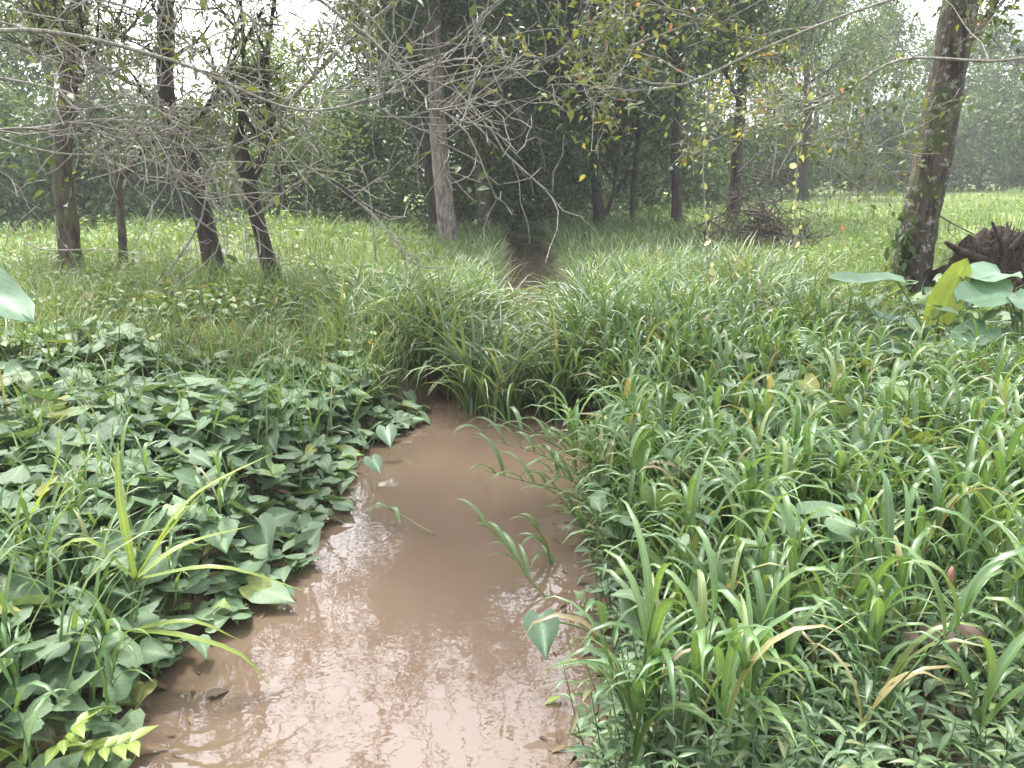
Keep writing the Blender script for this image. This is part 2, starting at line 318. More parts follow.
# ------------------------------------------------------------------ trees
def unit(v): return v / (np.linalg.norm(v) + 1e-9)
def grow(p0, d0, L, r, depth, tubes, anchors, up=.05, wig=.3, nch=4, ratio=.55, rmin=.004, spread=(35, 70)):
    n = max(4, int(4 + L * 2)); pts = [np.array(p0, float)]; d = unit(np.array(d0, float)); stp = L / (n - 1)
    for i in range(n - 1):
        d = unit(d + rng.normal(0, wig, 3) * .5 + np.array([0, 0, up])); pts.append(pts[-1] + d * stp)
    pts = np.array(pts); rad = np.linspace(r, max(r * .35, rmin), n); tubes.append((pts, rad, depth))
    if depth <= 1: anchors.extend(pts[n // 3:])
    if depth == 0: return
    for c in range(nch):
        i = rng.uniform(.25, 1.0) * (n - 1); i0 = min(int(i), n - 2); q = pts[i0] + (pts[i0 + 1] - pts[i0]) * (i - i0)
        dd = unit(pts[i0 + 1] - pts[i0]); ax = unit(np.cross(dd, rng.normal(0, 1, 3))); a = R(rng.uniform(*spread))
        nd = dd * math.cos(a) + ax * math.sin(a)
        grow(q, nd, L * ratio * rng.uniform(.7, 1.25), max(np.interp(i, range(n), rad) * .6, rmin), depth - 1, tubes, anchors, up, wig, nch, ratio, rmin, spread)
def leaves(mb, anchors, n, size, jit=.1, proto=L_RHOMB, droop=.3):
    if n <= 0 or not len(anchors): return
    A = np.array(anchors); pos = A[rng.integers(0, len(A), n)] + rng.normal(0, jit, (n, 3))
    Mx = leaf_mats(rng.uniform(0, 6.283, n), rng.normal(-droop, .5, n), rng.normal(0, .6, n))
    inst(mb, proto, pos, Mx, size * rng.uniform(.65, 1.3, n))
def limb_mesh(tubes, mat, parent, name='branch'):
    mb = MB()
    for pts, rad, dep in tubes: tube(mb, pts, rad, 6 if dep >= 2 else 4, False, .06 if dep >= 2 else 0)
    return mb.build(name, mat, parent)
def make_tree(name, label, base, path, r0, H, limbs=(), nl=8, Lr=2.5, z0=2.5, depth=2, nch=5, bark='bark_brown', crown='mid', nleaf=9000, lsize=.12, jit=.14, up=.05, pitch=(10, 50), group=None, rtop=.45, wig=.3, twig=None, proto=L_RHOMB, flare=1.5, rmin=.004, cat='tree', bare=False, lean=None):
    """base, path: picture points of the trunk's axis; H: height above its foot"""
    b = G(*base) if len(base) == 2 else np.array(base, float)
    Y0 = b[1]; pts = [b]
    for q in path:
        pts.append(P(q[0], q[1], Y0 + (q[2] if len(q) > 2 else 0)))
    top = pts[-1]; g0 = b[2]
    if top[2] < g0 + H:
        dirn = unit(top - pts[-2]) if len(pts) > 1 else np.array([0, 0, 1.])
        if lean is not None: dirn = unit(np.array(lean, float))
        k = 3
        for i in range(k):
            dirn = unit(dirn + np.array([rng.normal(0, .08), rng.normal(0, .08), .15])); pts.append(pts[-1] + dirn * (g0 + H - top[2]) / k)
    e = empty(name, b, label, cat, group)
    tp = spline([np.array([b[0], b[1], b[2] - .2])] + pts[0:], 6 + 4 * len(pts)); n = len(tp)
    zz = (tp[:, 2] - g0); rad = r0 * (1 - (1 - rtop) * np.clip(zz / H, 0, 1)) * (1 + (flare - 1) * np.exp(-np.clip(zz, 0, 9) / .22)); rad[-4:] *= np.array([.8, .6, .45, .3])
    mb = MB(); tube(mb, tp, rad, 14, True, .05, rng.uniform(0, 6)); mb.build('trunk', M[bark], e)
    anchors = []; twigm = M[twig or bark]
    for lp in limbs:                                            # limbs traced from the picture
        *q, rl = lp; w = [P(a[0], a[1], Y0 + (a[2] if len(a) > 2 else 0)) for a in q]
        a0 = len(anchors); w = spline(w, 5 * len(w)); tubes = [(w, np.linspace(rl, rl * .35, len(w)), 3)]; nw = len(w)
        for c in range(nch + (7 if bare and rl < .02 else 3)):
            i = rng.integers(nw // 4, nw - 1); dd = unit(w[i + 1] - w[i]) if i + 1 < nw else unit(w[i] - w[i - 1]); ax = unit(rng.normal(0, 1, 3))
            grow(w[i], unit(dd + ax * 1.0 + np.array([0, 0, .2])), Lr * .5 * rng.uniform(.6, 1.2), rl * .45, depth - 1, tubes, anchors, up, wig, nch, .55, rmin)
        if bare and rl < .02: anchors = anchors[:a0] + anchors[a0::70]
        else: anchors.extend(w[nw // 2:])
        limb_mesh(tubes, M[bark] if rl > .03 and not bare and crown != 'autumn' else twigm, e)
    ga = rng.uniform(0, 6.28)
    for i in range(nl):                                         # limbs all round the rest of the trunk
        f = (i + rng.uniform(.0, .8)) / nl; z = g0 + z0 + f * (H - z0); k = int(np.argmin(abs(tp[:, 2] - z))); a = ga + i * 2.4 + rng.normal(0, .25); pi = R(rng.uniform(*pitch) + 25 * f)
        tubes = []
        grow(tp[k], [math.cos(a) * math.cos(pi), math.sin(a) * math.cos(pi), math.sin(pi)], Lr * (1.1 - .5 * f) * rng.uniform(.75, 1.2), max(rad[k] * .5, rmin * 2), depth, tubes, anchors, up, wig, nch, .55, rmin)
        limb_mesh(tubes, twigm, e)
    if nleaf:
        mb = MB(); leaves(mb, anchors, nleaf, lsize, jit, proto); mb.build('crown', M[crown], e)
    e['_h'] = 0; del e['_h']
    return e

# the left-hand group: thin grey-leaved, twiggy trees
left = dict(twig='twig_pale', crown='grey', depth=3, nch=3, wig=.45, lsize=.12, jit=.09, up=.09, rmin=.007, proto=L_LANCE)
make_tree('tree', 'grey mottled trunk at far left, branching high into two dark limbs', (72, 279), [(69, 235), (62, 170), (66, 120), (68, 98)], .155, 6.2,
          limbs=[((68, 104), (60, 60), (42, 25, -.4), (28, -20, -.8), .08), ((69, 100), (76, 60), (80, 0), (86, -60), .075), ((64, 96), (80, 80), (98, 45, -.3), (120, 20, -.6), .05)],
          nl=6, Lr=2.0, z0=3.3, nleaf=3100, bark='bark_brown', **left)
make_tree('snag', 'slim dead snag wrapped in vines left of the dark leaning trunk', (124, 272), [(122, 230), (118, 180)], .06, 1.65,
          limbs=[((118, 182), (138, 158), (158, 135), (175, 118), .05), ((119, 190), (108, 170), (100, 160), .02)],
          nl=2, Lr=.7, z0=1.2, nleaf=300, bark='bark_brown', cat='dead tree', rtop=.8, **left)
make_tree('tree', 'dark brown trunk leaning left, third from the left edge', (220, 294), [(211, 250), (200, 200), (186, 150), (172, 118), (165, 75), (166, 20)], .135, 6.2,
          limbs=[((176, 128), (168, 90), (172, 40), (166, -20), .07), ((180, 135), (205, 110, -.5), (235, 60, -.9), (262, 10, -1.4), .045), ((172, 122), (140, 90, -.3), (110, 70, -.8), (80, 50, -1.2), .04), ((197, 190), (212, 165, -.3), (218, 145, -.5), .022)],
          nl=6, Lr=1.9, z0=3.0, nleaf=2604, bark='bark_dark', **left)
make_tree('tree', 'slim dark trunk forking into a tight V above the grass', (278, 302), [(266, 255), (254, 205), (249, 182)], .095, 2.05,
          limbs=[((249, 184), (239, 160), (242, 110), (244, 60), (238, -30), .055), ((250, 184), (262, 158), (270, 118), (266, 70), (280, -40), .062), ((268, 120), (310, 80, -.5), (350, 40, -.9), (400, 0, -1.4), .03)],
          nl=1, Lr=1.2, z0=1.9, nleaf=2232, bark='bark_dark', rtop=.85, **left)
# the middle grove
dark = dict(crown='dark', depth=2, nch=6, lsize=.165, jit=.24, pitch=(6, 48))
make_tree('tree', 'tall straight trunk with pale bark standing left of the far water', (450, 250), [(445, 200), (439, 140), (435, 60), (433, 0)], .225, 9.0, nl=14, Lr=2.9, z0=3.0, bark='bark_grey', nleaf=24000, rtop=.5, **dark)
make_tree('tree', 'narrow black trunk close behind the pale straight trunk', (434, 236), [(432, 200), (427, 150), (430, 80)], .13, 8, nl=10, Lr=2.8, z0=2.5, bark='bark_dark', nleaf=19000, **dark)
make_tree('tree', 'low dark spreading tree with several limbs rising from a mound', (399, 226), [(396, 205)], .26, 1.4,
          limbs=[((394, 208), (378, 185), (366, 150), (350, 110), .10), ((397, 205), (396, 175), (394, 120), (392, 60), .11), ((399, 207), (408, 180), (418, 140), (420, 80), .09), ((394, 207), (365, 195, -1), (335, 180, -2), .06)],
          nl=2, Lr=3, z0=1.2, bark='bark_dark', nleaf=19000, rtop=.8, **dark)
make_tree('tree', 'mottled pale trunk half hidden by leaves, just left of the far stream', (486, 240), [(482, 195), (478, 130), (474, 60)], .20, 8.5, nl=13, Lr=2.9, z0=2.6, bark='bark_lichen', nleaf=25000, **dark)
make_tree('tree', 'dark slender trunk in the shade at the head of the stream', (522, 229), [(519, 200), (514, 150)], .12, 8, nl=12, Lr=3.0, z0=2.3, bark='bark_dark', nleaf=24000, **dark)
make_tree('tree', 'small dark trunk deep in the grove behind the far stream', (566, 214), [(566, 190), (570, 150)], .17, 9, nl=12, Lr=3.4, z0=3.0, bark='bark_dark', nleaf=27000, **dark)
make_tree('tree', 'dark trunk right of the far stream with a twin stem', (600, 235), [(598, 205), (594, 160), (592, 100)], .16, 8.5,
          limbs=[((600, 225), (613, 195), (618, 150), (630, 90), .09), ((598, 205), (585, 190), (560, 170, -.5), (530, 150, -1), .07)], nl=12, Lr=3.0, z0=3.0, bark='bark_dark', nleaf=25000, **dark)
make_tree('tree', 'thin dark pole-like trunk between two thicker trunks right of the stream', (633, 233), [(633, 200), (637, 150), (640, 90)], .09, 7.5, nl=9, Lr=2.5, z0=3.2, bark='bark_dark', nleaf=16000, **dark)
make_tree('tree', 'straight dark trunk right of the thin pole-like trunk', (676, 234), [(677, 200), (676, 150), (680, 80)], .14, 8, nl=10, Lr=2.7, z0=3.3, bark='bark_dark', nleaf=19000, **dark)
midt = dict(crown='mid', depth=2, nch=5, jit=.2)
make_tree('tree', 'black trunk rising behind the brushwood pile', (732, 226), [(735, 190), (738, 140), (742, 90)], .20, 8, nl=11, Lr=2.7, z0=3.5, bark='bark_dark', nleaf=11000, lsize=.14, **midt)
make_tree('tree', 'dark upright trunk at the edge of the sunny meadow', (803, 204), [(804, 180), (807, 140), (808, 100)], .22, 9, nl=12, Lr=3.0, z0=3.2, bark='bark_dark', nleaf=11000, lsize=.16, **midt)
make_tree('tree', 'thin grey trunk with a leaning prop in the right meadow', (866, 200), [(866, 170), (868, 130), (868, 100)], .13, 8,
          limbs=[((845, 206), (856, 185), (868, 162), .09)], nl=10, Lr=2.8, z0=3.0, bark='bark_grey', nleaf=9000, lsize=.16, **midt)
big = make_tree('tree', 'thick lichen-spotted trunk leaning right at the right side', (906, 308), [(913, 255), (922, 205), (936, 140), (948, 70), (960, 0)], .205, 6.6,
          limbs=[((950, 70), (985, 20, .3), (1020, -40, .6), (1060, -100, .8), .05)],
          nl=10, Lr=2.4, z0=3.1, bark='bark_lichen', nleaf=8000, lsize=.12, rtop=.75, flare=1.35, twig='bark_brown', **{**midt, 'jit': .15})

# trees reaching over the stream from outside the picture
left_over = make_tree('tree', 'bare-twigged tree whose pale limbs reach in from the upper left', (-5.2, 5.6, float(ground(-5.2, 5.6))), [], .17, 8.0, lean=(.1, 0, 1), bare=True,
          limbs=[((-140, 60, .2), (20, 30, .3), (170, 60, .5), (300, 110, .8), (400, 90, 1.0), .018), ((-140, 20, 0), (40, -40, 0), (250, -30, .3), (360, 30, .6), (440, 110, .8), (500, 130, 1.0), .017), ((-140, 110, .3), (0, 130, .5), (120, 120, .8), (250, 150, 1.2), .015),
                 ((-140, -60, .3), (120, -40, .6), (330, -10, 1.0), (405, 60, 1.2), (430, 78, 1.2), (505, 62, 1.3), .012), ((-140, -20, .6), (100, 0, .9), (190, 45, 1.2), (262, 130, 1.4), (330, 182, 1.5), (372, 212, 1.6), .011),
                 ((-140, 60, .9), (60, 90, 1.2), (210, 150, 1.5), (350, 85, 1.7), (480, 42, 1.8), .011), ((-140, -60, 1.2), (160, -30, 1.6), (290, 50, 1.9), (350, 110, 2.1), (440, 118, 2.2), .011), ((-140, 90, .6), (40, 150, .9), (150, 160, 1.2), (230, 215, 1.4), .010), ((-140, -10, .3), (60, 40, .4), (130, 100, .5), (160, 150, .6), .010),
                 ((-100, -160, .2), (80, -260, .6), (240, -330, 1), (400, -380, 1.2), (540, -400, 1.4), .035), ((-160, -360, .2), (80, -480, .4), (260, -560, .6), (420, -600, .8), (560, -620, 1), .035), ((-100, -260, 1.2), (100, -300, 2.0), (260, -250, 2.6), (420, -260, 3.2), (520, -300, 3.6), .035), ((-160, -400, -.5), (40, -620, -.6), (220, -760, -.6), (400, -820, -.6), .035), ((-160, -360, .6), (60, -380, 1.0), (220, -440, 1.2), (330, -500, 1.3), .03)],
          nl=5, Lr=1.9, z0=3.9, bark='bark_grey', twig='twig_pale', crown='grey', depth=2, nch=5, nleaf=14000, lsize=.10, jit=.12, wig=.6, up=.04, rmin=.0042, proto=L_OVATE)
right_over = make_tree('tree', 'tree with turning yellow and red leaves reaching in from the upper right', (5.6, 6.2, float(ground(5.6, 6.2))), [], .19, 6.5, lean=(-.12, .0, 1),
          limbs=[((1150, -40, 0), (1000, -30, .2), (860, 10, .4), (760, 50, .5), (680, 85, .5), (600, 92, .6), .016), ((1150, -80, .3), (960, -60, .6), (800, -20, .9), (700, 20, 1), (620, 50, 1.2), .018), ((1150, 30, .8), (1010, 60, 1.0), (900, 60, 1.3), (830, 100, 1.5), (740, 130, 1.6), .016),
                 ((1100, -160, .2), (900, -260, .3), (700, -330, .6), (560, -380, 1), .06), ((1100, -100, 1.2), (900, -180, 1.5), (720, -200, 2), (600, -230, 2.4), .06), ((1100, -220, -.5), (900, -450, -1), (700, -600, -1.2), .06)],
          nl=6, Lr=2.2, z0=4.2, bark='bark_brown', twig='twig_pale', crown='autumn', depth=3, nch=4, nleaf=10000, lsize=.065, jit=.07, wig=.4, up=.02, rmin=.003, proto=L_OVATE)

# far trees: a few kinds, then copies that share their meshes
def copy_tree(src, loc, rz, sc):
    c = src.copy(); COL.objects.link(c); c.location = tuple(loc); c.rotation_euler = (0, 0, rz); c.scale = (sc, sc, sc * random.uniform(.9, 1.15))
    for ch in src.children:
        d = ch.copy(); COL.objects.link(d); d.parent = c
    return c
def far_kind(name, label, loc, H, r0, nl, Lr, z0, nleaf, lsize, crown, cat, group, jit=.4, pitch=(0, 45)):
    return make_tree(name, label, (loc[0], loc[1], float(ground(*loc))), [], r0, H, nl=nl, Lr=Lr, z0=z0, depth=2, nch=4, bark='bark_dark', crown=crown, nleaf=nleaf, lsize=lsize, jit=jit, group=group, lean=(.05, 0, 1), pitch=pitch, cat=cat)
def px_x(px, Y): return (px - 512) / FPX * Y * 1.0
gl = 'trees along the far edge of the meadow'
kinds = {}
def far(kind, px, Y, label, sc=1.0):
    loc = (px_x(px, Y), Y)
    spec = {'round': ('far_tree', 7.5, .2, 11, 3.0, 1.5, 8000, .30, 'far', 'tree', gl), 'tall': ('far_tree', 12, .25, 16, 3.6, 2.2, 11000, .34, 'far', 'tree', gl), 'light': ('far_tree', 8.5, .18, 12, 3.0, 2.4, 6000, .28, 'mid', 'tree', gl),
            'yellow': ('far_tree', 4.2, .1, 12, 1.7, .8, 6000, .17, 'meadow', 'tree', gl),
            'bush': ('shrub', 2.1, .08, 10, 1.6, .15, 10000, .21, 'far', 'shrub', 'shrubs along the far edge of the meadow')}[kind]
    n, H, r0, nl, Lr, z0, nleaf, ls, cr, cat, grp = spec
    if kind not in kinds:
        kinds[kind] = far_kind(n, label, loc, H, r0, nl, Lr, z0, nleaf, ls, cr, cat, grp); return kinds[kind]
    c = copy_tree(kinds[kind], (loc[0], loc[1], float(ground(*loc))), random.uniform(0, 6.28), sc * random.uniform(.9, 1.1)); c['label'] = label; return c
far('bush', -20, 25, 'dark rounded shrub at the left edge of the far meadow')
far('bush', 30, 27, 'dark shrub seen just left of the grey mottled trunk')
far('bush', 95, 26, 'dark shrub seen between the grey mottled trunk and the dead snag')
far('bush', 150, 28, 'shrub seen just right of the dead snag beyond the bright meadow')
far('bush', 215, 27, 'low shrub seen behind the dark leaning trunk')
far('bush', 262, 25, 'shrub seen behind the V-forked slim trunk', .7)
far('bush', 320, 27, 'dark shrub beyond the meadow right of the V-forked trunk')
far('bush', 362, 26, 'dark shrub left of the low spreading tree', .9)
far('bush', 700, 40, 'shrub seen left of the black trunk behind the brushwood', 1.2)
far('bush', 765, 46, 'dark shrub seen right of the black trunk behind the brushwood', 1.4)
far('bush', 840, 50, 'dark shrub behind the leaning prop in the right meadow', 1.6)
far('bush', 890, 50, 'dark shrub just left of the lichen-spotted trunk', 1.4)
far('bush', 965, 50, 'dark shrub just right of the lichen-spotted trunk', 1.5)
far('bush', 1030, 48, 'dark shrub at the right edge of the far meadow', 1.5)
far('bush', 515, 27, 'dark shrub closing the head of the stream', .9)
far('bush', 550, 29, 'dark shrub right of the head of the stream', 1.0)
far('bush', 470, 29, 'dark shrub behind the mottled pale trunk', .9)
far('bush', 600, 33, 'shrub behind the twin-stemmed trunk', 1.1)
far('bush', 650, 36, 'shrub in shade right of the thin pole-like trunk', 1.2)
far('round', 10, 34, 'round-crowned tree behind the shrubs at the far left', .42)
far('round', 130, 36, 'round-crowned tree seen above the dead snag', .42)
far('round', 225, 33, 'round-crowned tree seen between the leaning trunk and the V-forked trunk', .42)
far('round', 330, 35, 'round-crowned tree filling the gap right of the V-forked trunk', .42)
far('light', 70, 31, 'pale loose tree behind the grey mottled trunk', .42)
far('light', 185, 31, 'pale loose tree behind the dark leaning trunk', .42)
far('yellow', 290, 22.5, 'small yellow-green tree behind the V-forked trunk')
far('tall', 440, 38, 'tall dark tree behind the pale straight trunk')
far('tall', 500, 42, 'tall dark tree behind the head of the stream')
far('tall', 570, 40, 'tall dark tree in the middle of the grove')
far('tall', 640, 44, 'tall dark tree behind the thin pole-like trunk')
far('round', 520, 34, 'dense low tree closing the view along the stream')
far('round', 600, 36, 'dense low tree behind the twin-stemmed dark trunk')
far('round', 680, 50, 'tree seen between the grove and the black trunk', 1.1)
far('light', 760, 52, 'pale tree far behind the brushwood pile', 1.1)
far('light', 850, 54, 'pale tree far behind the leaning prop', 1.1)
far('round', 925, 58, 'tree far behind the lichen-spotted trunk', 1.3)
far('light', 1000, 52, 'pale tree far right beyond the root heap', 1.2)
far('round', 1080, 55, 'tree at the right edge of the distance', 1.2)
far('tall', 800, 66, 'tall tree farthest away above the sunny meadow', 1.0)

mb = MB(); n = 26000; a_ = rng.uniform(-1.05, 1.05, n); r_ = rng.uniform(76, 92, n); x_ = np.sin(a_) * r_; y_ = np.cos(a_) * r_ + 4
hh = 6 - 2.6 * (a_ < -.08) + 1.8 * np.sin(a_ * 17) + 1.3 * np.sin(a_ * 41 + 1); z_ = ground(x_, y_) + hh * rng.random(n) ** .8
inst(mb, L_RHOMB, np.stack([x_, y_, z_], -1), leaf_mats(U(n, 0, 6.28), rng.normal(-.2, .6, n), rng.normal(0, .6, n)), U(n, .6, 1.2))
tag(mb.build('far_woodland', M['far']), 'distant mass of woodland closing the view behind the meadow', 'woodland', kind='stuff')

# ------------------------------------------------------------------ undergrowth
def rejection(n, x0, x1, y0, y1, keep, logy=True):
    out = []
    tot = 0
    for _ in range(60):
        m = n * 2
        y = y0 * (y1 / y0) ** rng.random(m) if logy else rng.uniform(y0, y1, m)
        x = rng.uniform(x0, x1, m) if x0 is not None else rng.uniform(-1, 1, m) * (.70 * y + 1.0)
        k = keep(x, y); pts = np.stack([x[k], y[k], ground(x[k], y[k])], -1); out.append(pts); tot += len(pts)
        if tot >= n: break
    return np.concatenate(out)[:n]
def patch(x, y, f=1.0, s=0): return .5 + .25 * (np.sin(x * 1.7 * f + s) * np.cos(y * 1.3 * f + s * 2) + np.sin(x * .8 * f - y * 1.9 * f + s * 3)) + .0
def toward_light(n): return rng.uniform(0, 6.283, n)

# meadow
mb = MB()
pts = rejection(52000, None, None, 9.5, 50, lambda x, y: (stream_d(x, y) > .25))
n = len(pts); k = (pts[:, 1] / 12)
tall = np.clip(patch(pts[:, 0], pts[:, 1], .5) * 2.0, .4, 2.0) * np.where((pts[:, 0] < -5) & (pts[:, 1] > 17), .45, 1)
blades(mb, pts, toward_light(n), U(n, .16, .36) * tall * k ** .2, .009 * k, U(n, 0, .5), U(n, .4, 1.5), 4, 'fine')
pts = rejection(9000, None, None, 9, 30, lambda x, y: (stream_d(x, y) > .4) & (patch(x, y, .9, 3) + .2 * rng.random(len(x)) > .58)); n = len(pts); k = pts[:, 1] / 12
blades(mb, pts, toward_light(n), U(n, .35, .8), .016 * k ** .7, U(n, 0, .4), U(n, .5, 2.0), 5, 'broad', 1.5)
pts = rejection(9000, None, None, 10, 32, lambda x, y: (stream_d(x, y) > .8) & (patch(x, y, .6, 11) + .15 * rng.random(len(x)) > .62)); n = len(pts); pts[:, 2] += U(n, .03, .45)
inst(mb, L_OVATE, pts, leaf_mats(toward_light(n), rng.normal(0, .4, n), rng.normal(0, .5, n)), U(n, .07, .15) * (pts[:, 1] / 12) ** .5)
tag(mb.build('meadow_grass', M['meadow']), 'short pale green grass covering the meadow among the trees', 'grass', kind='stuff')

# taller blue-green grass along the far stream
mb = MB()
pts = rejection(9000, -2.5, 5.5, 8.5, 27, lambda x, y: (stream_d(x, y) > .2) & (stream_d(x, y) < 1.2 + 2.2 * (x > .3) - .6 * rng.random(len(x))) & (rng.random(len(x)) < .25 + patch(x, y)))
n = len(pts); blades(mb, pts, toward_light(n), U(n, .4, .85), .022 * (pts[:, 1] / 10) ** .6, U(n, .05, .5), U(n, .5, 1.9), 6, 'broad')
tag(mb.build('stream_grass', M['clump']), 'tall blue-green grass lining the far stretch of the stream', 'grass', kind='stuff')

# clumped arching grass that closes the near pool
mb = MB(); cl = rejection(190, -1.7, 3.2, 5.95, 9.4, lambda x, y: (y > 6.12 + .15 * np.sin(x * 3) + .75 * sstep(-.05, -.45, x)) & (stream_d(x, y) < 2.2) & ~((x < -.9) & (y < 7.2)), False)
for c in cl:
    m = rng.integers(26, 46); p0 = c + np.column_stack([rng.normal(0, .085, (m, 2)), np.zeros(m)]); hs = rng.uniform(.8, 1.2)
    p0[:, 2] = np.maximum(ground(p0[:, 0], p0[:, 1]), -.05)
    blades(mb, p0, toward_light(m), U(m, .5, 1.08) * hs, U(m, .022, .042), U(m, .02, .42), U(m, .7, 2.5), 7, 'broad', 1.6, rng.normal(0, .5, m))
tag(mb.build('arching_grass', M['clump']), 'dense arching grass growing across the stream beyond the pool', 'grass', kind='stuff')

# weedy left middle
mb = MB(); pts = rejection(11000, -8, -.6, 5.6, 12, lambda x, y: (stream_d(x, y) > .1) & (rng.random(len(x)) < patch(x, y, .8, 2) + .2))
n = len(pts); blades(mb, pts, toward_light(n), U(n, .32, .85) * (.6 + .6 * patch(pts[:, 0], pts[:, 1], 1.2, 4)), U(n, .008, .02), U(n, .0, .45), U(n, .3, 2.0), 5, 'broad', 1.4)
pts = rejection(7000, -8, -.8, 6.3, 13, lambda x, y: (stream_d(x, y) > .2) & (patch(x, y, 1.1, 5) > .5)); n = len(pts)
pts[:, 2] += U(n, .05, .45); inst(mb, L_OVATE, pts, leaf_mats(toward_light(n), rng.normal(0, .4, n), rng.normal(0, .5, n)), U(n, .06, .13))
tag(mb.build('weedy_grass', M['weed']), 'tangled weeds and dry grass below the left-hand trunks', 'weeds', kind='stuff')

# right slope, mixed low growth between the trees
mb = MB(); pts = rejection(9000, 1.5, 11, 7.5, 16, lambda x, y: (stream_d(x, y) > .6) & (rng.random(len(x)) < patch(x, y, .7, 1) + .1))
n = len(pts); blades(mb, pts, toward_light(n), U(n, .16, .5), U(n, .008, .018), U(n, .0, .5), U(n, .3, 1.8), 5, 'broad', 1.4)
pts = rejection(7000, 1.5, 11, 7.5, 15, lambda x, y: (stream_d(x, y) > .8) & (patch(x, y, 1.0, 3) > .42)); n = len(pts)
pts[:, 2] += U(n, .03, .32); inst(mb, L_OVATE, pts, leaf_mats(toward_light(n), rng.normal(0, .4, n), rng.normal(0, .5, n)), U(n, .05, .12))
tag(mb.build('slope_weeds', M['weed']), 'low mixed weeds on the slope below the lichen-spotted trunk', 'weeds', kind='stuff')

# left bank creeper: big heart-shaped leaves on stalks
def creeper_h(x, y): return .20 + .30 * patch(x, y, 1.9, 1) 
mb = MB(); ms = MB()
pts = rejection(3500, -5.6, -.7, 2.0, 6.4, lambda x, y: (x < np.interp(y, SY, SC)) & (stream_d(x, y) > -.16 + .16 * sstep(3.4, 2.4, y)) & (y < 6.3 - .25 * np.sin(x * 2)) & (np.abs(x) < .68 * y + .8), False)
n = len(pts); d = stream_d(pts[:, 0], pts[:, 1]); hgt = creeper_h(pts[:, 0], pts[:, 1]) * sstep(-.25, .5, d) * rng.beta(2.2, 1.1, n) + .05
gz = np.maximum(pts[:, 2], 0.0); top = pts.copy(); top[:, 2] = gz + hgt; top[:, :2] += rng.normal(0, .05, (n, 2))
yaw = toward_light(n); pit = rng.normal(-.12, .3, n); rol = rng.normal(0, .3, n); sz = .055 + .15 * rng.beta(1.6, 1.8, n)
kd = rng.integers(0, 6, n)
for k_ in range(6):
    q_ = kd == k_
    if k_ == 5: inst(mb, L_OVATE, top[q_], leaf_mats(yaw[q_], pit[q_] - .15, rol[q_]), sz[q_] * 1.15)
    else: inst(mb, HEARTS[k_], top[q_], leaf_mats(yaw[q_], pit[q_], rol[q_]), sz[q_])
for i in [q for q in range(n) if q % 2 == 0 or d[q] < .2]:
    tube(mb, [[pts[i, 0], pts[i, 1], gz[i] - .05], (np.array([pts[i, 0], pts[i, 1], gz[i]]) + top[i]) / 2 + rng.normal(0, .02, 3), top[i]], [.0035, .003, .002], 3, False)
tag(mb.build('creeper_leaves', M['creeper']), 'mass of grey-green heart-shaped creeper leaves covering the left bank', 'ground cover', kind='stuff')
# thin grass shooting through the creeper
mb = MB(); pts = rejection(800, -5.2, -1.0, 2.2, 6.6, lambda x, y: (x < np.interp(y, SY, SC)) & (stream_d(x, y) > .0) & (rng.random(len(x)) < patch(x, y, 1.3, 3) ** 2 * 1.3) & (np.abs(x) < .68 * y + .8), False)
n = len(pts); pts[:, 2] += .08; blades(mb, pts, toward_light(n), U(n, .35, .72), U(n, .010, .022), U(n, .0, .3), U(n, .5, 2.2), 7, 'broad', 1.8, rng.normal(0, .6, n))
tag(mb.build('bank_grass', M['broad']), 'scattered grass blades shooting up through the left creeper', 'grass', kind='stuff')

# right bank: leafy stalks of broad grass
def stalks(mb, pts, Hs, nleaf, Ll, W, bendr=(1.4, 2.9), leanr=(.15, .7), rad=.0035, pw=1.9):
    for p, H in zip(pts, Hs):
        a = rng.uniform(0, 6.28); l = rng.normal(.0, .22)
        q = p + np.array([math.cos(a) * l, math.sin(a) * l, 1]) * np.array([H, H, H])
        mid = (p + q) / 2 + rng.normal(0, .02, 3); sp = spline([p, mid, q], 5); tube(mb, sp, [rad, rad, rad * .9, rad * .8, rad * .5], 3, False)
        nl = rng.integers(*nleaf); f = np.sort(rng.uniform(.3, 1, nl)); f[-1] = 1
        pos = p[None] + (q - p)[None] * f[:, None]; ya = a + np.arange(nl) * math.pi + rng.normal(0, .5, nl)
        lean = U(nl, *leanr) * (1.2 - .6 * f)
        blades(mb, pos, ya, U(nl, *Ll) * (.75 + .35 * np.sin(f * 3)), U(nl, *W), lean, U(nl, *bendr), 8, 'broad', pw, rng.normal(0, .35, nl))
mb = MB()
pts = rejection(1120, .2, 6.6, 1.8, 8.2, lambda x, y: (stream_d(x, y) > -.02 + .2 * sstep(3.6, 2.8, y)) & (x > np.interp(y, SY, SC)) & (x < .7 * y + .6) & (rng.random(len(x)) < np.clip(.3 - .3 * sstep(3.4, 2.6, y) + .5 * (stream_d(x, y) < .25) * (y > 3.3) + .9 * patch(x, y, 1.1, 2) - .1 * (y < 2.8), 0.05, 1)) & ~((np.abs(x / y - .595) < .035) & (y < 2.6)) & ~((y > 5.7) & (x > 2.5 + .3 * np.sin(y * 9))), False)
n = len(pts); pts[:, 2] = np.maximum(pts[:, 2], -.05); stalks(mb, pts, U(n, .24, .70) * (.7 + .4 * patch(pts[:, 0], pts[:, 1], .9, 6)), (5, 9), (.22, .50), (.018, .036), (1.6, 3.3), (.1, .5), pw=2.3)
pts = rejection(1700, .2, 6.6, 1.9, 8.5, lambda x, y: (stream_d(x, y) > .05) & (x > np.interp(y, SY, SC)) & (x < .7 * y + .6), False); n = len(pts)
blades(mb, pts, toward_light(n), U(n, .3, .75), U(n, .006, .012), U(n, .0, .5), U(n, .4, 2.2), 7, 'fine', 1.6)
